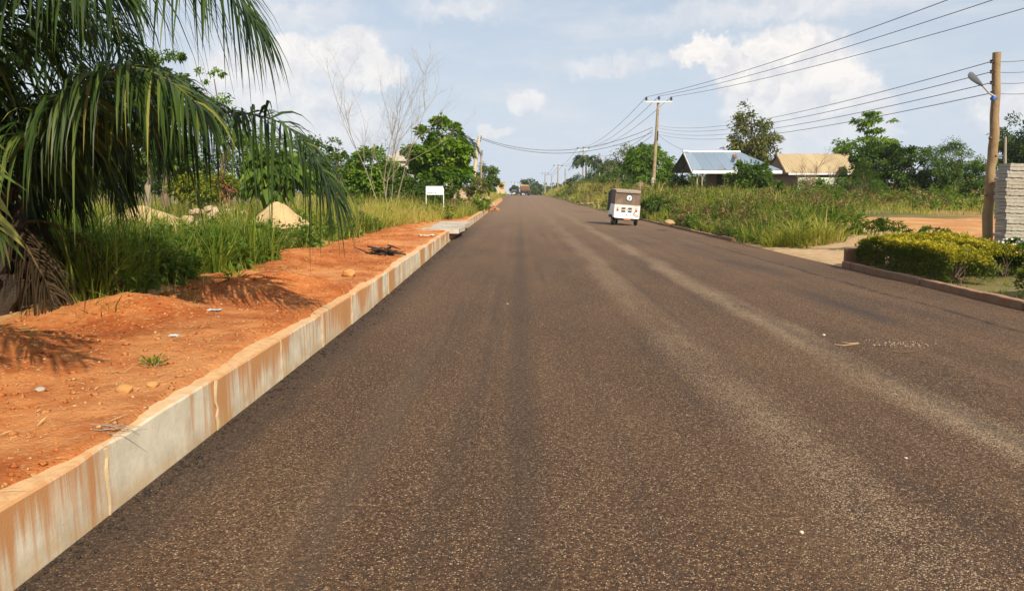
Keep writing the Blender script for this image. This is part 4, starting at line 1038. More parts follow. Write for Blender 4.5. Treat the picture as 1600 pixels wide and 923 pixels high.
# ------------------------------------------------------------------ poles and wires
def insulator(c, s=1.0, M=None):
    b = MB().lathe([(.03 * s, 0), (.03 * s, .10 * s), (.11 * s, .12 * s), (.12 * s, .18 * s), (.05 * s, .21 * s), (.10 * s, .23 * s), (.09 * s, .32 * s), (.04 * s, .36 * s)], 12, Matrix.Translation(c))
    return b
M_INSUL = plain('insulator_glaze', (.06, .04, .035), .35, var=.2)
M_FARPOLE = plain('weathered_pole', (.30, .25, .19), .9, var=.25, scale=3, bump=.3)
M_ARM = plain('crossarm_steel', (.62, .62, .60), .6, .2, var=.1)
def hv_pole(name, label, Y, px, top_py, arm, rad, group, ins=1.0):
    x0 = wx(px, Y); z0 = h(x0, Y); zt = P(px, top_py, Y).z - z0
    r_ = thing(name, label, 'power pole', (x0, Y, z0), 0, group)
    lean = (wx(px + 5, Y) - x0) if Y < 90 else 0
    MB().tube([(-lean, 0, -.2), (-lean * .5, 0, zt * .5), (0, 0, zt - .08)], [rad * 1.25, rad * 1.1, rad * .8], 12).build('pole', M_WOODPOLE if Y < 90 else M_FARPOLE, r_, smooth=True)
    MB().box((0, -rad - .05, zt - .12), (arm, .10, .13)).build('crossarm', M_ARM, r_, bevel=.01)
    for q, dz in ((-arm * .46, 0), (0.02, .06), (arm * .46, 0)):
        insulator((q, -rad - .05, zt - .06 + dz), ins).build('insulator', M_INSUL, r_, smooth=True)
    if Y < 90:
        for q in (-1, 1): MB().bar((q * .75, -rad, zt - .16), (0, -rad * .8, zt - .75), .04, .02).build('brace', M_ARM, r_)
        MB().box((0, -rad, zt - 3.3), (.10, .06, .9)).build('wire_rack', M_BLACK, r_)
        MB().lathe([(rad * 1.23, 0), (rad * 1.22, .5)], 12, Matrix.Translation((-lean * .93, 0, 1.0))).build('white_band', M_WHITE, r_)
    return r_, Vector((x0, Y, z0 + zt))
GP = 'power poles along the right side of the road'
mp, mtop = hv_pole('power_pole', 'tall main power pole with a white crossarm beside the mango tree', 75, 1025, 158, 2.6, .15, GP, 1.15)
p2, t2 = hv_pole('power_pole', 'second power pole of the line, above the coconut palm', 163, 910.5, 233, 2.6, .16, GP, 1.3)
p3, t3 = hv_pole('power_pole', 'third and farther power pole left of the coconut palm', 250, 871.5, 260, 2.8, .20, GP, 1.6)
p4, t4 = hv_pole('power_pole', 'farthest small power pole beyond the road crest', 370, 851.5, 272, 3.0, .25, GP, 2.0)
for px, py, Y, lb in ((804, 286, 420, 'tiny far power pole straight above the dark car'),): hv_pole('power_pole', lb, Y, px, py, 3.4, .25, GP, 2.0)
def thin_pole(label, Y, px, bpx, top_py, rad, mat, stay=False, group='bare low-voltage poles', cat='power pole'):
    x0 = wx(bpx, Y); z0 = h(x0, Y); t = P(px, top_py, Y)
    r_ = thing('wooden_pole', label, cat, (x0, Y, z0), 0, group)
    L_ = Vector((t.x - x0, 0, t.z - z0))
    MB().tube([(0, 0, -.2), L_ * .35 + Vector((.02, 0, 0)), L_ * .7, L_], [rad * 1.2, rad * 1.1, rad, rad * .8], 10).build('pole', mat, r_, smooth=True)
    for q in range(3): insulator(L_ * (1 - .035 * (q + .6)) + Vector((rad + .03, -.02, 0)), .5).build('insulator', M_INSUL, r_)
    if stay: MB().bar(L_ * .88, (1.9, .4, -.1), .07, .07).build('stay_strut', M_FARPOLE, r_)
    return r_, t
thin_pole('slim grey wooden pole on the bank between coconut palm and mango', 132, 936, 936, 240, .12, M_FARPOLE)
thin_pole('wooden pole with a slanting stay far up the bank', 215, 883, 883, 264, .13, M_FARPOLE, True)
thin_pole('short far pole close to the road crest', 240, 862, 862, 275, .13, M_FARPOLE)
thin_pole('slim pole without wires at far right behind the stack', 40, 1571, 1571, 214, .07, M_FARPOLE)
lp, ltop = thin_pole('thick leaning pole on the left carrying the wires across the road', 80, 749, 735, 213, .19, plain('pale_pole', (.50, .42, .31), .9, var=.25, bump=.4))
thin_pole('thin dark-topped pole standing right of the leaning pole', 70, 751.5, 751.5, 236, .075, M_WOODPOLE)

# rough crooked pole by the hedge with the street lamp
RY_ = 18.0
rx0 = wx(1542, RY_); rz0 = h(rx0, RY_)
rp = thing('crooked_pole', 'rough crooked wooden pole carrying wires beside the clipped hedge', 'power pole', (rx0, RY_, rz0))
prof_px = [(1541, 402, .110), (1542, 370, .108), (1544, 335, .112), (1546, 300, .102), (1547, 284, .116), (1549, 262, .096), (1552, 248, .110), (1551, 232, .102), (1553, 210, .100), (1555, 180, .094), (1555.5, 145, .090), (1557, 110, .086), (1558, 82, .088)]
pts = [Vector((P(a, b, RY_).x - rx0, .03 * math.sin(b * .08), max(-.15, P(a, b, RY_).z - rz0))) for a, b, c in prof_px]
pts[0].z = -.2
MB().tube(pts, [c for a, b, c in prof_px], 14).build('pole', M_ROUGHPOLE, rp, smooth=True)
for (kx, kz, s_) in ((.08, 1.85, .04), (-.06, 1.45, .035), (.09, 2.35, .04), (-.07, 2.75, .03)):
    b_ = MB().lathe([(s_, -.03), (s_ * .9, .02), (s_ * .4, .045)], 8, Matrix.Translation((kx, -.07, kz)) @ Matrix.Rotation(R(80), 4, 'X')); b_.build('knot', M_ROUGHPOLE, rp, smooth=True)
rack = []
for q, py in enumerate((97, 113, 130, 146)):
    c = P(1549, py, RY_) + Vector((-.03, -.06, 0)); rack.append(c)
    l_ = c - Vector((rx0, RY_, rz0))
    MB().lathe([(.022, -.04), (.045, -.03), (.024, 0), (.045, .03), (.022, .04)], 10, Matrix.Translation(l_)).build('spool_insulator', M_INSUL, rp, smooth=True)
    MB().bar(l_ + Vector((0, .0, 0)), l_ + Vector((.10, .03, 0)), .03, .03).build('insulator_bracket', M_BLACK, rp)
# street lamp on the pole
ll = P(1551, 152, RY_) + Vector((-.02, -.10, 0))
lamp = thing('street_lamp', 'grey street lamp strapped high on the crooked wooden pole', 'street lamp', ll)
a_ = P(1546, 146, RY_ - .12) - ll; b_ = P(1535, 134, RY_ - .2) - ll; e_ = P(1518, 119, RY_ - .32) - ll
MB().tube([(0, 0, -.05), (0, -.02, 0), a_, b_], .022, 8).build('lamp_arm', M_METAL, lamp, smooth=True)
m = MB(); d_ = (e_ - b_).normalized(); sdv = d_.cross(Vector((0, 1, .25))).normalized(); nv = d_.cross(sdv).normalized()
L_ = (e_ - b_).length + .1
v = []; f = []; ns = 10
for q in range(ns + 1):
    t = q / ns; w_ = .030 + .070 * math.sin(min(1, t * 1.25) * math.pi * .5) * (1 if t < .85 else math.sqrt(max(0, 1 - ((t - .85) / .16) ** 2)))
    c = b_ + d_ * L_ * t; th = .035 * (1 - .6 * t)
    for an in range(10):
        x_ = math.cos(an / 10 * 2 * math.pi); y_ = math.sin(an / 10 * 2 * math.pi)
        v.append(c + nv * 0 + (Vector((0, -1, 0)).cross(d_)).normalized() * x_ * w_ * .8 + Vector((0, -1, 0)) * y_ * th)
for q in range(ns):
    for j in range(10): f.append((q * 10 + j, q * 10 + (j + 1) % 10, (q + 1) * 10 + (j + 1) % 10, (q + 1) * 10 + j))
f += [tuple(range(10)), tuple(ns * 10 + j for j in range(10))]
m.add(v, f); m.build('lamp_head', plain('lamp_grey', (.13, .14, .16), .45, .3, var=.1), lamp, smooth=True)
M_BLUE = plain('blue_strap', (.03, .13, .42), .6, var=.2)
MB().lathe([(.098, -.03), (.101, -.02), (.101, .02), (.098, .03)], 16, Matrix.Translation((.08, .10, -.03))).build('strap', M_BLUE, lamp)
MB().box((-.02, -.0, -.02), (.06, .07, .12)).build('bracket', M_BLUE, lamp, bevel=.008)
MB().tube([(-.02, -.03, -.05), (-.06, -.05, -.25), (-.03, -.03, -.45), (-.05, -.04, -.62)], .008, 5).build('hanging_lead', M_BLACK, lamp)

def wire(name, label, a, b, sag, r_, group=None, cat='wire', n=24):
    a, b = Vector(a), Vector(b); o_ = a.copy()
    pts = [a.lerp(b, t) - Vector((0, 0, 4 * sag * t * (1 - t))) for t in np.linspace(0, 1, n)]
    return tag(MB().tube(pts, r_, 5).build(name, M_WIRE, origin=o_), label, cat, group)
GW = 'overhead electric wires'
nm = ['left', 'middle', 'right']
def ext(a, px, py, Y, k_):
    b = P(px, py, Y); return a + (b - a) * k_
ia = [mtop + Vector((q * 1.2, -.2, .36 + (.06 if q == 0 else 0))) for q in (-1, 0, 1)]
for q, (px, py) in enumerate(((1390, 0), (1450, 0), (1530, 0))):
    b = ext(ia[q], px, py, 33, 1.75)
    wire('power_wire', ['highest wire climbing from the main crossarm out of the top of the picture', 'middle of the three wires climbing from the main crossarm', 'lowest of the three wires climbing from the main crossarm'][q], ia[q], b, .9, .017, GW)
i2 = [t2 + Vector((q * 1.2, -.2, .3)) for q in (-1, 0, 1)]
i3 = [t3 + Vector((q * 1.3, -.2, .3)) for q in (-1, 0, 1)]
i4 = [t4 + Vector((q * 1.4, -.2, .3)) for q in (-1, 0, 1)]
for q in range(3):
    wire('power_wire', f'{["left", "middle", "right"][q]}-hand wire from the main crossarm back to the second pole', ia[q], i2[q], 1.3, .022, GW)
    wire('power_wire', f'{["left", "middle", "right"][q]}-hand wire between the second and the third pole', i2[q], i3[q], 1.6, .03, GW)
    wire('power_wire', f'{["left", "middle", "right"][q]}-hand wire between the third and the farthest pole', i3[q], i4[q], 1.8, .04, GW)
ordn = ['topmost', 'second highest', 'third highest', 'lowest']
for q in range(4):
    e = P(1027.5, (196, 200, 205, 209.5)[q], 74.8)
    wire('power_wire', f'{ordn[q]} of four wires from the crooked pole back to the main pole', rack[q], e, .75, .010, GW)
    o_ = P(1600, (82, 100, 117, 134)[q], 18.3)
    wire('power_wire', f'{ordn[q]} of four wires leaving the crooked pole past the stacked sheets', rack[q], rack[q] + (o_ - rack[q]) * 4, .25, .007, GW)
for q in range(2):
    wire('power_wire', ['upper slack cable crossing the road from the main pole to the leaning pole', 'lower slack cable crossing the road from the main pole to the leaning pole'][q], P(1020, (199, 207)[q], 75), ltop + Vector((0, 0, -.1 - .12 * q)), 1.75, .026, GW)
wire('power_wire', 'service wire sloping from the main pole to the tin-roofed hut', P(1027, 210, 75), P(1086, 240, 64.3), .25, .014, GW)
wire('stay_wire', 'stay wire slanting down left from the top of the leaning pole', ltop - Vector((0, 0, .15)), P(722, 252, 84), .05, .022, GW)
for q in range(2):
    wire('power_wire', ['upper thin low-voltage wire along the bank to the slim pole', 'lower thin low-voltage wire along the bank to the slim pole'][q], P(1020, (203, 211)[q], 75), P(936, (244, 250)[q], 132), .8, .02, GW)

# ------------------------------------------------------------------ houses
def corrugated(name, a, b, c, d, mat, parent, origin, n=60, amp=.03, th=.02):
    """roof sheet with corrugation; a-b along the eave, d-c along the ridge"""
    a, b, c, d = (Vector(q) - Vector(origin) for q in (a, b, c, d)); nrm = (b - a).cross(d - a).normalized()
    rows = 7; V = []; F = []
    for j in range(rows + 1):
        for i in range(n + 1):
            s_ = i / n; t = j / rows; p_ = (a.lerp(b, s_)).lerp(d.lerp(c, s_), t)
            V.append(p_ + nrm * (amp * (1 if i % 2 else -1) * .5 + .012 * ((j * 7 + i // 6 * 5) % 3)))
    for j in range(rows):
        for i in range(n): F.append((j * (n + 1) + i, j * (n + 1) + i + 1, (j + 1) * (n + 1) + i + 1, (j + 1) * (n + 1) + i))
    k_ = len(V); V += [q - nrm * th for q in V]; F += [tuple(x_ + k_ for x_ in reversed(q)) for q in F]
    m_ = MB(); m_.add(V, F); return m_.build(name, mat, parent)
def tin(name, c1, c2, c3, rust, amt, metal, rough):
    k = new_mat(name); p = k.obj; x, y, z = k.xyz(p)
    sheet = k.new('ShaderNodeTexWhiteNoise', noise_dimensions='1D'); k.put(sheet.inputs['W'], k.math('FLOOR', k.math('MULTIPLY', x, 1.15)))
    c = k.ramp(sheet.outputs['Value'], [(0, c1), (.5, c2), (1, c3)])
    c = k.mix(k.step(k.noise(k.scl(p, 1.2, .4, .4), 1.3, 6, .65), .55, .72, 0, amt), c, rust)
    seam = k.step(k.math('ABSOLUTE', k.math('SUBTRACT', k.math('FRACT', k.math('MULTIPLY', x, 1.15)), .5)), .46, .5)
    c = k.mix(k.math('MULTIPLY', seam, .6), c, (c1[0] * .5, c1[1] * .5, c1[2] * .5))
    k.put(k.b.inputs['Base Color'], c); k.b.inputs['Metallic'].default_value = metal; k.b.inputs['Roughness'].default_value = rough
    return k.m
M_TIN = tin('blue_grey_tin', (.24, .31, .39), (.33, .41, .49), (.19, .26, .35), (.30, .20, .15), .5, .25, .5)
M_TAN = tin('tan_tin', (.40, .30, .17), (.46, .36, .21), (.36, .27, .15), (.26, .17, .09), .6, 0, .8)
M_DKWOOD = plain('dark_planks', (.085, .055, .038), .9, var=.5, scale=5)
M_MUD = plain('brown_wall', (.24, .155, .10), .95, var=.3, scale=3, bump=.3)
M_BLOCK = plain('beige_block', (.46, .33, .21), .95, var=.3, scale=2.5, bump=.4, dirt=(.28, .17, .095))
M_DARK = plain('dark_room', (.02, .017, .015), .9)
M_RUST = plain('rust_patch', (.36, .15, .07), .85, var=.3)

gz = 1.0
r_ = thing('tin_hut', 'open wooden hut with a blue-grey tin roof and white fascia', 'house', (17, 64.3, gz)); O = r_.location
eL, eR, rgL, rgR = 13.5, 20.5, 13.9, 18.4; zf, zr_ = 3.27, 4.88; yf, yb_ = 60.0, 68.6
corrugated('roof', (eL, yf, zf), (eR, yf, zf), (rgR, 64.3, zr_), (rgL - .15, 64.3, zr_), M_TIN, r_, O, 84)
corrugated('roof', (eR, yb_, zf), (eL, yb_, zf), (rgL - .15, 64.3, zr_), (rgR, 64.3, zr_), M_TIN, r_, O, 84)
m = MB(); m.prism([Vector(q) - O for q in ((eR, yf, zf), (eR, yb_, zf), (rgR, 64.3, zr_))], (0, 0, -.03)); m.build('roof_hip', M_TIN, r_)
MB().box(Vector(((eL + eR) / 2, yf - .03, zf - .14)) - O, (eR - eL, .05, .24)).build('fascia', M_WHITE, r_, bevel=.01)
for q in (yf, yb_):
    MB().bar(Vector((eL - .05, q, zf - .08)) - O, Vector((rgL - .2, 64.3, zr_ - .06)) - O, .05, .14).build('barge_board', M_WHITE if q == yf else M_DKWOOD, r_)
MB().tube([Vector((rgL - .25, 64.3, zr_ + .02)) - O, Vector((rgR, 64.3, zr_ + .02)) - O], .09, 8).build('ridge_cap', M_METAL, r_, smooth=True)
MB().box(Vector((rgL - .05, 64.3, zr_ + .08)) - O, (.55, .4, .14)).build('ridge_end', M_WHITE, r_, bevel=.03)
# open gable: frame, and a dark sheet standing in for the shaded inside
m = MB(); m.prism([Vector(q) - O for q in ((rgL + .35, yf + .5, zf), (rgL + .35, yb_ - .5, zf), (rgL + .35, 64.3, zr_ - .28))], (.05, 0, 0)); m.build('gable_shade', M_DKWOOD, r_)
for q in (yf + .4, 62.3, 66, yb_ - .4): MB().box(Vector((eL + .5, q, (zf + gz) / 2)) - O, (.10, .10, zf - gz + .4)).build('post', M_WOODPOLE, r_)
for q in (14.35, 16.1, 18): MB().box(Vector((q, yf + .25, (zf + gz) / 2)) - O, (.10, .10, zf - gz + .3)).build('post', M_PALEBARK if q < 15 else M_DKWOOD, r_)
MB().box(Vector(((eL + eR) / 2, yf + .3, zf - .12)) - O, (eR - eL - .6, .1, .14)).build('beam', M_DKWOOD, r_)
m = MB()
for q in range(22): m.box(Vector((16.4 + q * .18, 63.5 + .012 * (q % 3), 1.0 + 1.1)) - O, (.165, .03, 2.4))
m.build('plank_wall', M_DKWOOD, r_)
MB().box(Vector((18.4, 66, 2.1)) - O, (3.8, 3.8, 2.4)).build('back_room', M_MUD, r_)
rp_ = corrugated('roof_patch', P(1147, 247, 61.6), P(1152, 250, 61.3), P(1150, 241.5, 64.2), P(1143.5, 241.5, 64.2), M_RUST, r_, O, 10)
rp_.location = Vector((0, -.05, .05))

gz2 = 1.2
r_ = thing('tan_roof_house', 'house with a long tan metal roof behind the creepers', 'house', (26, 70, gz2)); O = r_.location
eL, eR, rL, rR = 22.9, 29.0, 23.6, 30.2; yf, ym, yb_ = 66, 70.8, 75.6; zf, zr_ = 3.25, 5.05
corrugated('roof', (eL, yf, zf), (eR, yf, zf), (rR, ym, zr_), (rL, ym, zr_), M_TAN, r_, O, 72, .022)
corrugated('roof', (eR + 1.2, yb_, zf), (eL + 1, yb_, zf), (rL, ym, zr_), (rR, ym, zr_), M_TAN, r_, O, 72, .022)
MB().box(Vector(((eL + eR) / 2 + .1, yf - .03, zf - .12)) - O, (eR - eL - .2, .05, .17)).build('fascia', M_WHITE, r_, bevel=.01)
m = MB(); m.prism([Vector(q) - O for q in ((rL + .2, yf + .4, zf - .1), (rL + .2, yb_ - .4, zf - .1), (rL + .2, ym, zr_ - .15))], (.06, 0, 0)); m.build('gable', M_MUD, r_)
MB().box(Vector(((eL + eR) / 2 + .7, 70.8, 2.2)) - O, (eR - eL - 1.2, 7.6, 2.1)).build('wall', M_MUD, r_)
for q in (24.6, 26.4, 28.0):
    w_ = MB().box(Vector((q, 66.98, 2.3)) - O, (.8, .06, .9)).build('window', M_DARK, r_); MB().box(Vector((q, 66.93, 1.82)) - O, (.95, .12, .08)).build('sill', M_BLOCK, w_)
MB().bar(Vector((eL - .1, yf, zf - .06)) - O, Vector((rL - .1, ym, zr_ - .04)) - O, .05, .13).build('barge_board', M_DKWOOD, r_)
x_ = P(1290, 292, 61.5)
o = MB().box((0, 0, .75), (4.0, .18, 1.9)).build('garden_wall', plain('pale_green_wall', (.52, .58, .46), .85, var=.2, scale=2, dirt=(.30, .30, .22)), bevel=.02); o.location = (x_.x, 62.2, 1.05)
tag(o, 'pale greenish wall half hidden by creepers below the tan roof', 'wall')
# dark stack of planks
x_ = wx(1337, 52)
r_ = thing('plank_stack', 'dark stack of old planks at the end of the creeper wall', 'timber stack', (x_, 52, h(x_, 52)))
for q in range(7): MB().box((.04 * ((q * 5) % 3 - 1), 0, .06 + q * .145), (1.3, .6, .12), rz=.02 * ((q * 3) % 4 - 1.5)).build('plank', M_DKWOOD, r_, bevel=.01)

# unfinished block houses behind the yard
def block_house(label, px0, px1, Y, py_top, depth, cols, seed):
    a, b = wx(px0, Y), wx(px1, Y); z0 = h((a + b) / 2, Y) - .1; zt = P(px0, py_top, Y).z - z0; w_ = b - a
    r_ = thing('unfinished_house', label, 'house', ((a + b) / 2, Y, z0))
    n = cols; cell = w_ / n
    for q in range(n):
        x_ = -w_ / 2 + cell * (q + .5)
        if q % 2: 
            MB().box((x_, 0, .35), (cell, .2, .7)).build('wall', M_BLOCK, r_); MB().box((x_, 0, zt - .15), (cell, .2, .3)).build('lintel', M_BLOCK, r_)
        else: MB().box((x_, 0, zt / 2 + .1 * (q % 3)), (cell - .004, .21, zt + .2 * (q % 3))).build('wall', M_BLOCK, r_, bevel=.01)
    MB().box((0, depth, zt / 2), (w_, .2, zt)).build('back_wall', M_MUD, r_)
    MB().box((-w_ / 2 + .1, depth / 2, zt / 2), (.2, depth - .25, zt)).build('side_wall', M_BLOCK, r_)
    return r_
block_house('roofless beige block house with dark openings behind the trees', 1392, 1478, 66, 286, 5, 7, 1)
block_house('lower roofless block wall house left of the crooked pole', 1490, 1545, 62, 292, 4, 5, 2)

# left side buildings
M_CREAM = plain('cream_wall', (.50, .46, .40), .8, var=.15)
x_ = wx(622, 72); r_ = thing('white_house', 'pale house with a light gable glimpsed behind the bare tree', 'house', (x_, 72, h(x_, 72))); gzz = r_.location.z
zt = P(622, 252, 72).z - gzz; zp = P(622, 236, 72).z - gzz
MB().box((0, 2.5, zt / 2), (2.2, 5, zt)).build('wall', M_CREAM, r_)
m = MB(); m.prism([(-1.3, -.3, zt), (1.3, -.3, zt), (0, -.3, zp)], (0, 5.6, 0)); m.build('roof', M_CREAM, r_, bevel=.02)
MB().box((.4, -.03, zt - 1.0), (.9, .06, .9)).build('window', M_DARK, r_)
x_ = wx(783, 150); r_ = thing('roadside_kiosk', 'small tan box kiosk on the left verge near the crest', 'kiosk', (x_, 150, h(x_, 150)))
zb_, zt = P(783, 298, 150).z - r_.location.z - .6, P(783, 285, 150).z - r_.location.z
m = MB(); m.box((0, 0, (zb_ + zt) / 2), (1.5, 1.3, zt - zb_)); m.build('body', plain('tan_board', (.52, .38, .22), .8, var=.15), r_, bevel=.02)
MB().box((0, 0, zt + .03), (1.7, 1.5, .06)).build('roof', M_TAN, r_); MB().box((.2, -.66, (zb_ + zt) / 2 + .1), (.7, .03, .6)).build('hatch', M_MUD, r_)
for sx in (-.6, .6):
    for sy in (-.5, .5): MB().box((sx, sy, zb_ / 2), (.1, .1, zb_)).build('leg', M_DKWOOD, r_)
# broken stone wall by the sign
def rubble(name, label, px, Y, w_, hh, n, size, seed, mat, blocky=False, cat='rubble heap'):
    x0 = wx(px, Y); z0 = h(x0, Y); r_ = thing(name, label, cat, (x0, Y, z0)); rg = np.random.default_rng(seed)
    for q in range(n):
        u = rg.uniform(-1, 1); zz = rg.random() * hh * (1 - .75 * u * u)
        s_ = size * rg.uniform(.6, 1.3); c = (u * w_, rg.normal(0, .3), zz + s_ * .2)
        M_ = Matrix.Translation(c) @ Matrix.Rotation(rg.uniform(-.5, .5), 4, 'Y') @ Matrix.Rotation(rg.uniform(0, 3), 4, 'Z') @ Matrix.Rotation(rg.uniform(-.4, .4), 4, 'X')
        b = MB(); b.box((0, 0, 0), (s_, s_ * (.5 if blocky else .8), s_ * .55), m=M_)
        if not blocky: b.v = [tuple(np.array(p_) + rg.normal(0, s_ * .10, 3)) for p_ in b.v]
        b.build('stone_block' if not blocky else 'concrete_block', mat, r_, bevel=s_ * .03)
    return r_
M_RUB = plain('rubble_stone', (.42, .32, .21), .95, var=.3, scale=3, bump=.4)
rubble('broken_wall', 'broken pale stone wall right of the white sign', 715, 52, .75, 1.3, 46, .34, 4, M_RUB, cat='wall')
rubble('block_ruin', 'heap of old concrete blocks in the grass near the yellow bush', 330, 24.5, 1.5, .55, 26, .34, 5, M_RUB, True)
rubble('rubble_bank', 'reddish rubble bank at the road edge past the weeds', 766, 64, .6, .45, 40, .32, 7, plain('red_rubble', (.33, .15, .07), .95, var=.3))
rubble('rubble_bank', 'small tan spoil heap behind the bright weed clump', 757, 62, .8, .7, 34, .36, 8, plain('tan_rubble', (.40, .28, .16), .95, var=.3))

# sand heaps
def heap(name, label, x0, y0, rx, ry_, hh, mat, seed, cat='sand heap', dz=-.06):
    n = 60; V = []; z0 = h(x0, y0)
    t = np.linspace(-1, 1, n); A, B = np.meshgrid(t, t)
    rr = np.hypot(A, B); th = np.arctan2(B, A)
    r2 = rr / (.82 + .3 * (fbm(np.cos(th) * 1.3 + 5, np.sin(th) * 1.3 + seed, 3, seed)))
    Z = hh * np.maximum(0, 1 - r2) ** 1.15 * (.85 + .40 * fbm(A * 2.5 + seed, B * 2.5, 3, seed)) + .16 * hh * (fbm(A * 6, B * 6, 4, seed + 1) - .5) * (rr < .95) + dz
    o_ = grid_mesh(name, A * rx * 1.15, B * ry_ * 1.15, Z - .15 * (rr > .98), mat); o_.location = (x0, y0, z0)
    return tag(o_, label, cat)
heap('sand_heap', 'pointed heap of pale sand under the tip of the drooping frond', -6.35, 20.0, 1.15, 1.0, .98, M_SAND, 3)
heap('sand_heap', 'low wide mound of pale sand under the hanging fronds', -11.2, 22.4, 2.0, 1.4, .85, M_SAND, 8)
heap('sand_heap', 'small low tongue of sand in front of the pointed heap', -6.9, 17.2, 1.2, .9, .30, M_SAND, 12)
heap('straw_mound', 'mound of dry straw and soil at the edge of the red earth', -5.25, 14.3, .55, .5, .38, plain('straw_soil', (.34, .23, .11), .95, var=.4, scale=9, bump=.9), 15, 'mound')
x_ = wx(992, 84)
heap('earth_mound', 'brown earth mound under the mango tree', x_, 80, 1.6, 1.2, 1.2, plain('brown_soil', (.20, .13, .075), .95, var=.35, scale=4, bump=.6), 19, 'mound')

# stack of grey corrugated sheets at right edge
sx_ = wx(1594, 17.2); sz_ = h(sx_, 17.2)
r_ = thing('sheet_stack', 'tall stack of grey corrugated roofing sheets at the end of the hedge', 'sheet stack', (sx_, 17.2, sz_))
rg = np.random.default_rng(4); zt = P(1590, 258, 17.2).z - sz_; n_ = 27; th = zt / n_
M_SHEET = plain('fibre_cement', (.34, .31, .26), .9, var=.25, scale=3, bump=.3, dirt=(.30, .25, .19))
for q in range(n_):
    w_ = .80; V = []; F = []; nn = 24; ofx = rg.normal(0, .012) + .04 * math.sin(q * .23); z_ = q * th; bow = .012
    for j in (0, 1):
        for i in range(nn + 1):
            s_ = i / nn - .5; zz = z_ + th * .10 * math.sin(s_ * 2 * math.pi * 4) * .5 + bow * (s_ * 2) ** 2
            for t_ in (0, th * .9): V.append((s_ * w_ + ofx, (-.21, .21)[j] + rg.normal(0, .004) + .008 * ((q * 7) % 5), zz + t_ + .03))
    k2 = 2 * (nn + 1)
    for i in range(nn):
        a = i * 2; F += [(a, a + 2, a + 3, a + 1), (k2 + a, k2 + a + 1, k2 + a + 3, k2 + a + 2), (a + 1, a + 3, k2 + a + 3, k2 + a + 1), (a, k2 + a, k2 + a + 2, a + 2)]
    F += [(0, 1, k2 + 1, k2), (2 * nn, k2 + 2 * nn, k2 + 2 * nn + 1, 2 * nn + 1)]
    m = MB(); m.add(V, F); o_ = m.build('sheet', M_SHEET, r_)
for q in (-.3, .3): MB().box((q, 0, .0), (.12, .4, .12)).build('bearer', M_DKWOOD, r_)
o = MB().box((0, 0, .09), (2.6, .2, .26)).build('low_strip', plain('red_brown_strip', (.20, .08, .05), .9, var=.3), bevel=.015); o.location = (10.2, 17.75, .03)  # long low box in a dark red-brown tone
tag(o, 'low red-brown strip behind the hedge at the foot of the crooked pole', 'wall')

# ------------------------------------------------------------------ small white sign
SYD = 40; xa = wx(679, SYD); za = h(xa, SYD)
r_ = thing('notice_board', 'small white notice board on two thin legs in the grass', 'sign', (xa, SYD, za))
zb_, zt = P(679, 304.5, SYD).z - za, P(679, 291, SYD).z - za; w_ = 26.5 / FPX * SYD
MB().box((0, 0, (zb_ + zt) / 2), (w_, .03, zt - zb_)).build('board', plain('sign_white', (.80, .82, .84), .5, var=.04), r_, bevel=.004)
M_INK = plain('sign_ink', (.33, .38, .46), .7); M_INKD = plain('sign_ink_dark', (.05, .05, .07), .7)
rr = random.Random(3)
def scribble(z_, x0, x1, hh, mt, nm_):
    m = MB(); x = x0
    while x < x1:
        wd = rr.uniform(.018, .05); m.box((x + wd / 2, -.018, z_), (wd, .004, hh * rr.uniform(.6, 1))); x += wd + rr.uniform(.008, .02)
    m.build(nm_, mt, r_)
hb = zt - zb_
scribble(zb_ + hb * .74, -w_ * .42, w_ * .40, hb * .05, M_INK, 'text_line'); scribble(zb_ + hb * .55, -w_ * .20, w_ * .22, hb * .06, M_INK, 'text_line')
scribble(zb_ + hb * .24, -w_ * .42, -w_ * .02, hb * .11, M_INKD, 'text_line'); scribble(zb_ + hb * .24, w_ * .03, w_ * .10, hb * .15, M_INKD, 'text_line')
for q in (-w_ * .5, w_ * .52): MB().box((q, .03, (zt - .1) / 2 - .05), (.035, .035, zt - .1 + .1)).build('leg', M_WHITE, r_)

# ------------------------------------------------------------------ three-wheeler
TY = 37.6; tx = wx(979, TY)
tyaw = R(5.0)
def roll_at(x): return float(math.atan(roadz(x + .6, TY) - roadz(x - .6, TY)) / 1.0) / 1.2
tk = thing('auto_rickshaw', 'white and brown three-wheeler auto rickshaw driving away on the road', 'auto rickshaw', (tx, TY, float(roadz(tx, TY))), tyaw)
sl_ = math.atan((float(roadz(tx + .65, TY)) - float(roadz(tx - .65, TY))) / 1.3)
tk.rotation_euler = (0, -sl_, tyaw)
M_TKW = plain('rickshaw_white', (.80, .78, .74), .4, var=.05, scale=3, dirt=(.62, .52, .42))
M_TKC = plain('rickshaw_canvas', (.165, .115, .085), .85, var=.25, scale=4, dirt=(.22, .16, .12))
M_TKD = plain('rickshaw_dark', (.03, .028, .026), .7)
M_RED = plain('lamp_red', (.45, .03, .02), .3, var=.1, spec=.6); M_LENS = plain('lamp_clear', (.80, .72, .66), .3); M_ORANGE = plain('orange_paint', (.62, .25, .07), .6, var=.2)
lean = R(2.2)
body = bpy.data.objects.new('body', None)
LM = Matrix.Rotation(lean, 4, 'Y')           # the body leans on its springs
def B(o_): o_.data.transform(LM); return o_
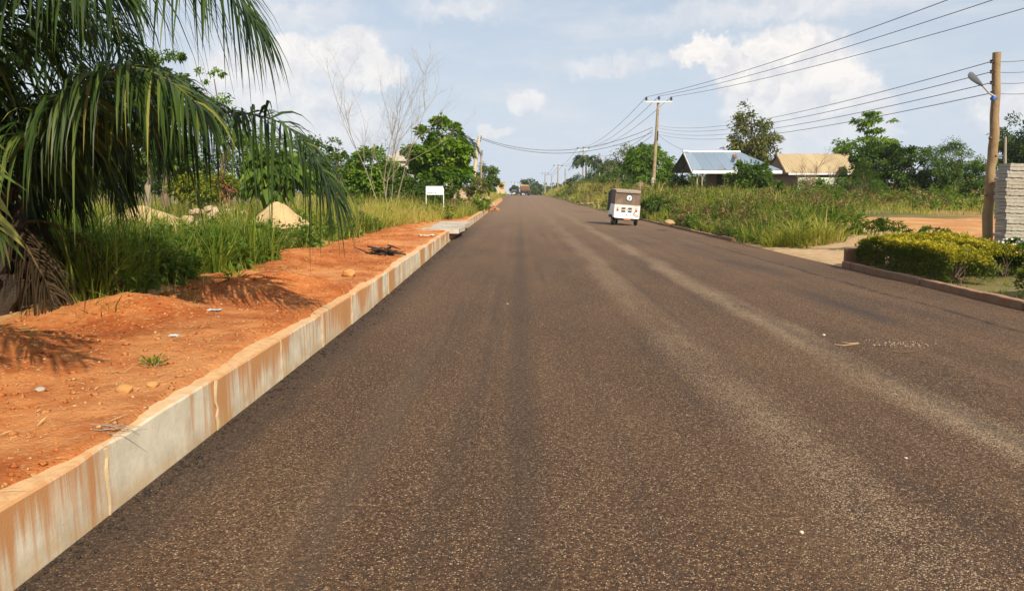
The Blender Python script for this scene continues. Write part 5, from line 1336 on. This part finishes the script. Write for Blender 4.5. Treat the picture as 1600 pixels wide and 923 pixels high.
# lower white body shell: section lofted from the rear forwards (local +y = forwards, rear at y=0)
def loft(sections, mat, name, parent, smooth=True):
    m = MB(); n = len(sections[0]); V = [q for s_ in sections for q in s_]; F = []
    for k_ in range(len(sections) - 1):
        for j in range(n): F.append((k_ * n + j, k_ * n + (j + 1) % n, (k_ + 1) * n + (j + 1) % n, (k_ + 1) * n + j))
    F += [tuple(range(n)), tuple((len(sections) - 1) * n + j for j in range(n))]
    m.add(V, F); return m.build(name, mat, parent, smooth=smooth)
def rrect(y, x0, x1, z0, z1, r_0, r_1, n=4):
    out = []
    for cx, cz, a0, rad in ((x1 - r_0, z0 + r_0, -90, r_0), (x1 - r_1, z1 - r_1, 0, r_1), (x0 + r_1, z1 - r_1, 90, r_1), (x0 + r_0, z0 + r_0, 180, r_0)):
        for q in range(n + 1):
            a = R(a0 + 90 * q / n); out.append(Vector((cx + rad * math.cos(a), y, cz + rad * math.sin(a))))
    return out
shell = B(loft([rrect(.03, -.62, .62, .40, .99, .05, .05), rrect(0, -.645, .645, .36, 1.02, .07, .02), rrect(.9, -.66, .66, .34, 1.03, .06, .02), rrect(1.3, -.64, .64, .34, .62, .06, .02), rrect(2.0, -.52, .52, .34, .60, .06, .05), rrect(2.2, -.50, .50, .34, 1.0, .06, .1), rrect(2.5, -.30, .30, .40, .98, .1, .1)], M_TKW, 'body', tk))
canopy = B(loft([rrect(.06, -.60, .60, 1.03, 1.62, .02, .10), rrect(.03, -.635, .635, 1.025, 1.66, .02, .10), rrect(.35, -.645, .645, 1.03, 1.74, .02, .12), rrect(.95, -.645, .645, 1.03, 1.78, .02, .13)], M_TKC, 'canopy', tk))
roof = B(loft([rrect(.0, -.615, .615, 1.60, 1.68, .03, .04), rrect(.12, -.65, .65, 1.665, 1.755, .03, .04), rrect(1.0, -.655, .655, 1.70, 1.80, .03, .05), rrect(1.9, -.56, .56, 1.62, 1.72, .03, .04)], plain('roof_canvas', (.27, .21, .165), .85, var=.2, scale=4), 'roof', tk))
for s_ in (-1, 1):
    B(MB().box((s_ * .63, 1.35, 1.16), (.02, .8, .95)).build('side_curtain', M_TKD, tk))
    B(MB().tube([(s_ * .50, 2.15, .95), (s_ * .52, 1.95, 1.65)], .022, 8).build('windscreen_pillar', M_TKD, tk))
B(MB().bar((0, 2.17, 1.0), (0, 1.97, 1.6), .95, .015).build('windscreen', plain('dusty_glass', (.06, .06, .06), .25, spec=.5), tk))
for z_, sx in ((.90, 1), (.85, 1), (.76, 1), (.71, 1)):
    for s_ in (-1, 1): B(MB().box((s_ * .16 - .02, -.004, z_ - .03), (.21, .02, .022)).build('louvre', M_TKD, tk, bevel=.004))
B(MB().box((-.01, -.004, .79), (.025, .02, .03)).build('handle', M_TKD, tk)); B(MB().box((-.01, -.006, .53), (.03, .02, .06)).build('handle', M_TKD, tk))
for s_ in (-1, 1):
    tl_ = B(MB().box((s_ * .47, -.012, .80), (.08, .05, .17)).build('tail_light', M_RED, tk, bevel=.012)); B(MB().box((s_ * .47, -.042, .82), (.05, .012, .08)).build('lens', M_LENS, tl_, bevel=.004))
# round sticker with a dark bird-like mark on the rear canvas
st = B(MB().lathe([(.125, 0), (.13, .004), (.125, .008)], 28, Matrix.Translation((.06, .022, 1.35)) @ Matrix.Rotation(R(90), 4, 'X')).build('round_sticker', plain('sticker_blue', (.62, .74, .84), .5, var=.1), tk))
B(MB().prism([(.03, .010, 1.27), (.05, .010, 1.34), (.04, .010, 1.38), (.10, .010, 1.40), (.14, .010, 1.37), (.09, .010, 1.355), (.075, .010, 1.27)], (0, -.004, 0)).build('mark', plain('mark_dark', (.05, .10, .10), .6), st))
B(MB().prism([(.00, .0105, 1.25), (.02, .0105, 1.30), (.07, .0105, 1.28), (.07, .0105, 1.245)], (0, -.004, 0)).build('mark', plain('mark_green', (.22, .45, .10), .6), st))
B(MB().tube([(.12, .02, 1.235), (.27, .02, 1.23), (.27, .02, 1.33), (.22, .02, 1.40)], .006, 5).build('seam_trim', plain('seam', (.42, .34, .24), .8), tk))
B(MB().tube([(.42, -.03, .72), (.34, -.04, .66), (.36, -.04, .60), (.46, -.04, .55), (.60, -.03, .46)], .016, 6).build('red_ribbon', plain('ribbon_red', (.62, .05, .05), .6), tk))
B(MB().box((.02, .05, .33), (.42, .06, .05)).build('rear_bar', M_ORANGE, tk, bevel=.01)); B(MB().box((0, .3, .31), (1.0, .5, .12)).build('underbody', M_TKD, tk, bevel=.03))
B(MB().tube([(-.12, .02, .27), (.18, .0, .27)], .045, 10).build('exhaust', plain('rusty_exhaust', (.25, .12, .06), .8), tk, smooth=True))
def wheel(x_, y_, zr, wd, par):
    M_ = Matrix.Translation((x_, y_, zr)) @ Matrix.Rotation(R(90), 4, 'Y')
    hw = wd / 2
    t_ = MB().lathe([(zr * .58, -hw), (zr * .9, -hw), (zr, -hw * .6), (zr, hw * .6), (zr * .9, hw), (zr * .58, hw)], 24, M_).build('wheel', M_BLACK, par, smooth=True)
    MB().lathe([(zr * .15, -hw * 1.05), (zr * .58, -hw * .8), (zr * .58, hw * .8), (zr * .15, hw * 1.05)], 16, M_).build('rim', M_METAL, t_, smooth=True)
for s_ in (-1, 1): wheel(s_ * .58, .42, .235, .12, tk)
wheel(0, 2.28, .215, .10, tk)
B(MB().bar((0, 2.28, .2), (0, 2.2, .9), .06, .05).build('fork', M_TKD, tk))
B(MB().tube([(-.56, 1.95, 1.5), (-.70, 1.98, 1.55)], .012, 6).build('mirror_arm', M_TKD, tk)); B(MB().box((-.76, 1.98, 1.55), (.13, .04, .10)).build('mirror', M_TKD, tk, bevel=.015))
B(MB().box((-.66, .75, .42), (.05, .7, .14)).build('mudguard', M_TKD, tk, bevel=.02))

# ------------------------------------------------------------------ far truck and car
KY = 186; kx = wx(820, KY); kz = float(roadz(kx, KY))
tr = thing('tipper_truck', 'orange-brown tipper truck driving away over the road crest', 'truck', (kx, KY, kz))
M_TRK = plain('truck_orange', (.17, .095, .055), .7, var=.2, scale=3, dirt=(.22, .14, .09))
MB().box((0, 2.4, 1.75), (2.4, 4.6, 1.25)).build('tipper_body', M_TRK, tr, bevel=.05)
MB().box((0, .06, 1.85), (2.3, .06, .8)).build('tailgate', plain('tailgate', (.16, .09, .055), .7, var=.2), tr, bevel=.02)
for q in (-.75, 0, .75): MB().box((q, .0, 1.8), (.10, .06, 1.1)).build('tailgate_rib', M_TRK, tr)
MB().box((0, 5.7, 1.75), (2.2, 1.6, 1.7)).build('cab', plain('cab_yellow', (.55, .36, .10), .5), tr, bevel=.12)
MB().box((0, 2.8, .95), (1.0, 5.4, .28)).build('chassis', M_TKD, tr); MB().box((0, -.02, .75), (2.3, .12, .2)).build('bumper', M_TKD, tr, bevel=.02)
MB().box((0, .5, .85), (2.2, .1, .6)).build('mud_flap', M_BLACK, tr)
for yq in (1.0, 2.2, 5.4):
    for s_ in (-1, 1): wheel(s_ * .95, yq, .5, .42, tr)
for s_ in (-1, 1): MB().box((s_ * .95, -.09, .78), (.22, .05, .12)).build('tail_light', M_RED, tr)
CY = 192; cx_ = wx(803.5, CY)
cr_ = thing('parked_car', 'small dark car close to the left of the far truck', 'car', (cx_, CY, float(roadz(max(cx_, -2.6), CY))))
M_CAR = plain('car_dark', (.04, .04, .045), .35, var=.1, spec=.6)
loft([rrect(0, -.76, .76, .35, .85, .1, .1), rrect(.15, -.82, .82, .30, .95, .12, .12), rrect(3.2, -.82, .82, .30, .92, .12, .15), rrect(3.9, -.74, .74, .35, .75, .12, .15)], M_CAR, 'body', cr_)
loft([rrect(.15, -.70, .70, .9, 1.0, .02, .05), rrect(.55, -.62, .62, .9, 1.42, .02, .12), rrect(1.9, -.62, .62, .9, 1.45, .02, .12), rrect(2.7, -.70, .70, .88, .95, .02, .03)], M_CAR, 'cabin', cr_)
MB().bar((0, .17, 1.0), (0, .5, 1.36), 1.1, .02).build('rear_window', plain('car_glass', (.10, .12, .14), .1, spec=.7), cr_)
for s_ in (-1, 1):
    MB().box((s_ * .66, -.01, .75), (.22, .04, .12)).build('tail_light', M_RED, cr_); 
    for yq in (.75, 3.1): wheel(s_ * .72, yq, .31, .18, cr_)
MB().box((0, -.03, .6), (.5, .02, .12)).build('number_plate', M_WHITE, cr_); MB().box((0, -.04, .42), (1.5, .06, .14)).build('bumper', M_WHITE, cr_, bevel=.02)

# ------------------------------------------------------------------ litter and small things
def on_verge(px, py):
    z_ = .35
    for _ in range(4):
        q = G(px, py, z_); z_ = float(verge_z(q.x, q.y))
    return G(px, py, z_)
def on_road(px, py):
    z_ = 0
    for _ in range(4):
        q = G(px, py, z_); z_ = float(roadz(q.x, q.y))
    return G(px, py, z_)
def twigs(name, label, c, n, L_, r0, mat, seed, flat=.1, cat='sticks'):
    r_ = thing(name, label, cat, c); rg = random.Random(seed)
    for q in range(n):
        a = rg.uniform(-.5, .5) + (math.pi if rg.random() < .5 else 0); l_ = L_ * rg.uniform(.4, 1)
        p0 = Vector((rg.gauss(0, L_ * .22), rg.gauss(0, L_ * .10), r0 + abs(rg.gauss(0, flat)))); d = Vector((math.cos(a), math.sin(a), rg.gauss(0, .22)))
        pts = [p0 + d * l_ * t + Vector((0, rg.gauss(0, .02), 0)) for t in (-.5, -.2, .15, .5)]
        for p_ in pts: p_.z = max(p_.z, r0 * .8)
        MB().tube(pts, [r0, r0 * .9, r0 * .7, r0 * .35], 6).build('stick', mat, r_)
    return r_
twigs('charred_sticks', 'heap of charred dark sticks on the red earth', on_verge(595, 399), 26, .55, .020, M_CHAR, 4, .05)
twigs('dark_stick', 'single blackened stick lying left of the charred heap', on_verge(518, 407), 2, .34, .022, M_CHAR, 9, .005, 'stick')
twigs('curved_twig', 'thin curled twig on the asphalt near the pale crumb patch', on_road(1322, 540), 2, .30, .010, M_TWIG, 12, .003, 'stick')
twigs('straight_twig', 'thin dark twig on the asphalt below the pale crumb patch', on_road(1408, 551), 1, .34, .008, M_BARK, 14, .002, 'stick')
twigs('pale_chip', 'short pale wood chip on the asphalt left of the crumb patch', on_road(1364, 541), 1, .12, .008, M_PALEBARK, 15, .002, 'stick')
twigs('dry_straw', 'dry straw wisp lying on the kerb edge', on_verge(172, 672), 7, .28, .003, M_PALEBARK, 18, .012, 'straw')
twigs('fallen_branch', 'pale fallen branch at the left edge of the red earth', on_verge(12, 546), 1, .75, .022, M_PALEBARK, 21, .01, 'stick')
c = on_road(1412, 538); r_ = None
rg = np.random.default_rng(8); pts = np.stack([rg.normal(0, .16, 90) + c.x, rg.normal(0, .10, 90) + c.y, np.zeros(90)], 1); pts[:, 2] = roadz(pts[:, 0], pts[:, 1]) + .005
pebbles('pale_crumbs', pts, .003 + .009 * rg.random(90) ** 2, plain('pale_crumb', (.48, .38, .27), .9, var=.2), 'patch of crushed pale crumbs on the asphalt', 'crumbs', 9)
def stone(label, c, s_, mat, seed, name='stone', flat=.6):
    rg = np.random.default_rng(seed); bm = bmesh.new(); bmesh.ops.create_icosphere(bm, subdivisions=3, radius=s_)
    for v_ in bm.verts:
        q = v_.co / s_; k_ = 1 + .9 * (float(fbm(q.x * 1.6 + seed, q.y * 1.6 + q.z * 1.3, 3, seed)) - .5); v_.co = Vector((q.x * 1.2, q.y, q.z * flat)) * s_ * k_
    for f_ in bm.faces: f_.smooth = True
    me = bpy.data.meshes.new(name); bm.to_mesh(me); bm.free(); me.materials.append(mat)
    o_ = bpy.data.objects.new(name, me); COL.objects.link(o_); o_.location = Vector(c) + Vector((0, 0, s_ * flat * .6)); o_.rotation_euler.z = seed
    return tag(o_, label, 'stone')
M_PST = plain('pale_stone', (.50, .42, .33), .9, var=.15, bump=.3); M_OST = plain('ochre_stone', (.44, .22, .075), .9, var=.25, bump=.4)
stone('whitish stone lying on the asphalt between the pale wheel tracks', on_road(1415, 716), .010, M_PST, 3)
stone('small whitish stone lying on the asphalt closest to the camera', on_road(1252, 832), .010, M_PST, 4)
stone('small pale stone on the asphalt past the wheel track', on_road(1287, 524), .018, M_PST, 5)
stone('tiny pale stone in the middle of the road ahead', on_road(793, 475), .014, M_PST, 6)
stone('rounded ochre stone beside the kerb on the red earth', on_verge(545, 432), .085, M_OST, 7, flat=.8)
stone('grey stone in the palm shadow on the red earth', on_verge(62, 610), .028, plain('grey_stone', (.36, .31, .26), .9), 8)
stone('ochre stone half sunk in the red earth near the kerb', on_verge(196, 612), .04, M_OST, 9, flat=.7)
stone('flat tan stone on the red earth beside its cracked neighbours', on_verge(238, 604), .032, M_OST, 10, flat=.7)
stone('tan boulder slab at the foot of the right grass bank', P(1046, 350, 33.5), .24, plain('tan_slab', (.36, .23, .12), .95, var=.3), 11, flat=.5)
c = on_verge(562, 365)
o = MB().lathe([(.006, 0), (.034, .005), (.036, .14), (.03, .17), (.014, .20), (.014, .225)], 14, Matrix.Rotation(R(90), 4, 'Y')).build('plastic_bottle', plain('bottle_white', (.75, .74, .70), .3, var=.05, spec=.5), origin=(0, 0, 0), smooth=True)
o.location = c + Vector((0, 0, .035)); o.rotation_euler.z = -.7; o.scale = (1.5, 1.5, 1.5); tag(o, 'white plastic bottle lying where red earth meets grass', 'bottle')
M_BAG = plain('plastic_scrap', (.66, .64, .60), .4, var=.1)
def scrap(label, c, s_, seed, mat=M_BAG, rz=0):
    m = MB(); rg = np.random.default_rng(seed); n = 7; V = []
    for j in range(n):
        for i in range(n): V.append(((i / (n - 1) - .5) * s_ * 1.5 + rg.normal(0, s_ * .04), (j / (n - 1) - .5) * s_ + rg.normal(0, s_ * .04), .012 + abs(rg.normal(0, s_ * .07))))
    F = [(j * n + i, j * n + i + 1, (j + 1) * n + i + 1, (j + 1) * n + i) for j in range(n - 1) for i in range(n - 1)]
    k_ = len(V); V += [(a, b, z_ - .006) for a, b, z_ in V]; F += [tuple(k_ + q for q in reversed(f_)) for f_ in F]
    m.add(V, F); o_ = m.build('plastic_scrap', mat, origin=(0, 0, 0), smooth=True); o_.location = c; o_.rotation_euler.z = rz
    return tag(o_, label, 'litter')
scrap('crumpled pale plastic scrap near the mound of shaded earth', on_verge(272, 526), .055, 3)
scrap('thin whitish plastic scrap in the shadow of the frond', on_verge(335, 486), .08, 5, plain('scrap_blue', (.55, .60, .68), .4))
scrap('flattened tan cardboard on the right verge near the three-wheeler', P(922, 320, 62) + Vector((.0, 0, .05)), .9, 6, plain('cardboard', (.50, .36, .20), .9))
scrap('pale cardboard litter beside the end of the red earth', on_verge(667, 369), .28, 8, plain('card_pale', (.60, .50, .38), .9))
# weed sprigs on the red earth
for (px, py, s_, lb) in ((240, 574, .11, 'small green weed sprig alone on the bare red earth'), (368, 440, .22, 'leafy weed tuft at the shaded edge of the red earth'), (497, 452, .13, 'weed tuft in the frond shadow near the kerb'), (520, 378, .2, 'bushy weed on the red earth near the tall grass')):
    c = on_verge(px, py); rg = np.random.default_rng(px); n_ = 46
    r_ = thing('weed_sprig', lb, 'weed', c)
    d_ = rdir(rg, n_); d_[:, 2] = abs(d_[:, 2]) * .8 + .15; pos = d_ * s_ * rg.uniform(.2, .8, (n_, 1))
    v, f = leaf_arrays(pos, d_ + rdir(rg, n_) * .3, np.array([0, 0, 1.0]) + rdir(rg, n_) * .4, s_ * rg.uniform(.3, .6, n_), s_ * .16 * rg.uniform(.7, 1.2, n_)); raw_mesh('leaves', v, [f], M_LBRIGHT, r_, tint=np.repeat(rg.random(n_), 4))
    m = MB()
    for q in range(9): m.tube([(0, 0, -.02), tuple(d_[q] * s_ * .4), tuple(d_[q] * s_ * .8)], .003, 4)
    m.build('stalks', M_TWIG, r_)

# ------------------------------------------------------------------ the air: thin haze over the whole place
hm = bpy.data.materials.new('air'); hm.use_nodes = True; k = N(hm.node_tree); k.n.clear()
pv = k.new('ShaderNodeVolumePrincipled'); pv.inputs['Color'].default_value = (.90, .94, 1.0, 1); pv.inputs['Density'].default_value = .00022
pv.inputs['Anisotropy'].default_value = .0
ho = k.new('ShaderNodeOutputMaterial'); k.l.new(pv.outputs[0], ho.inputs['Volume'])
hb_ = MB().box((0, 1240, 4.0), (5400, 2900, 23)).build('haze', hm); tag(hb_, 'thin pale haze in the air over the road and fields', 'haze', kind='stuff')
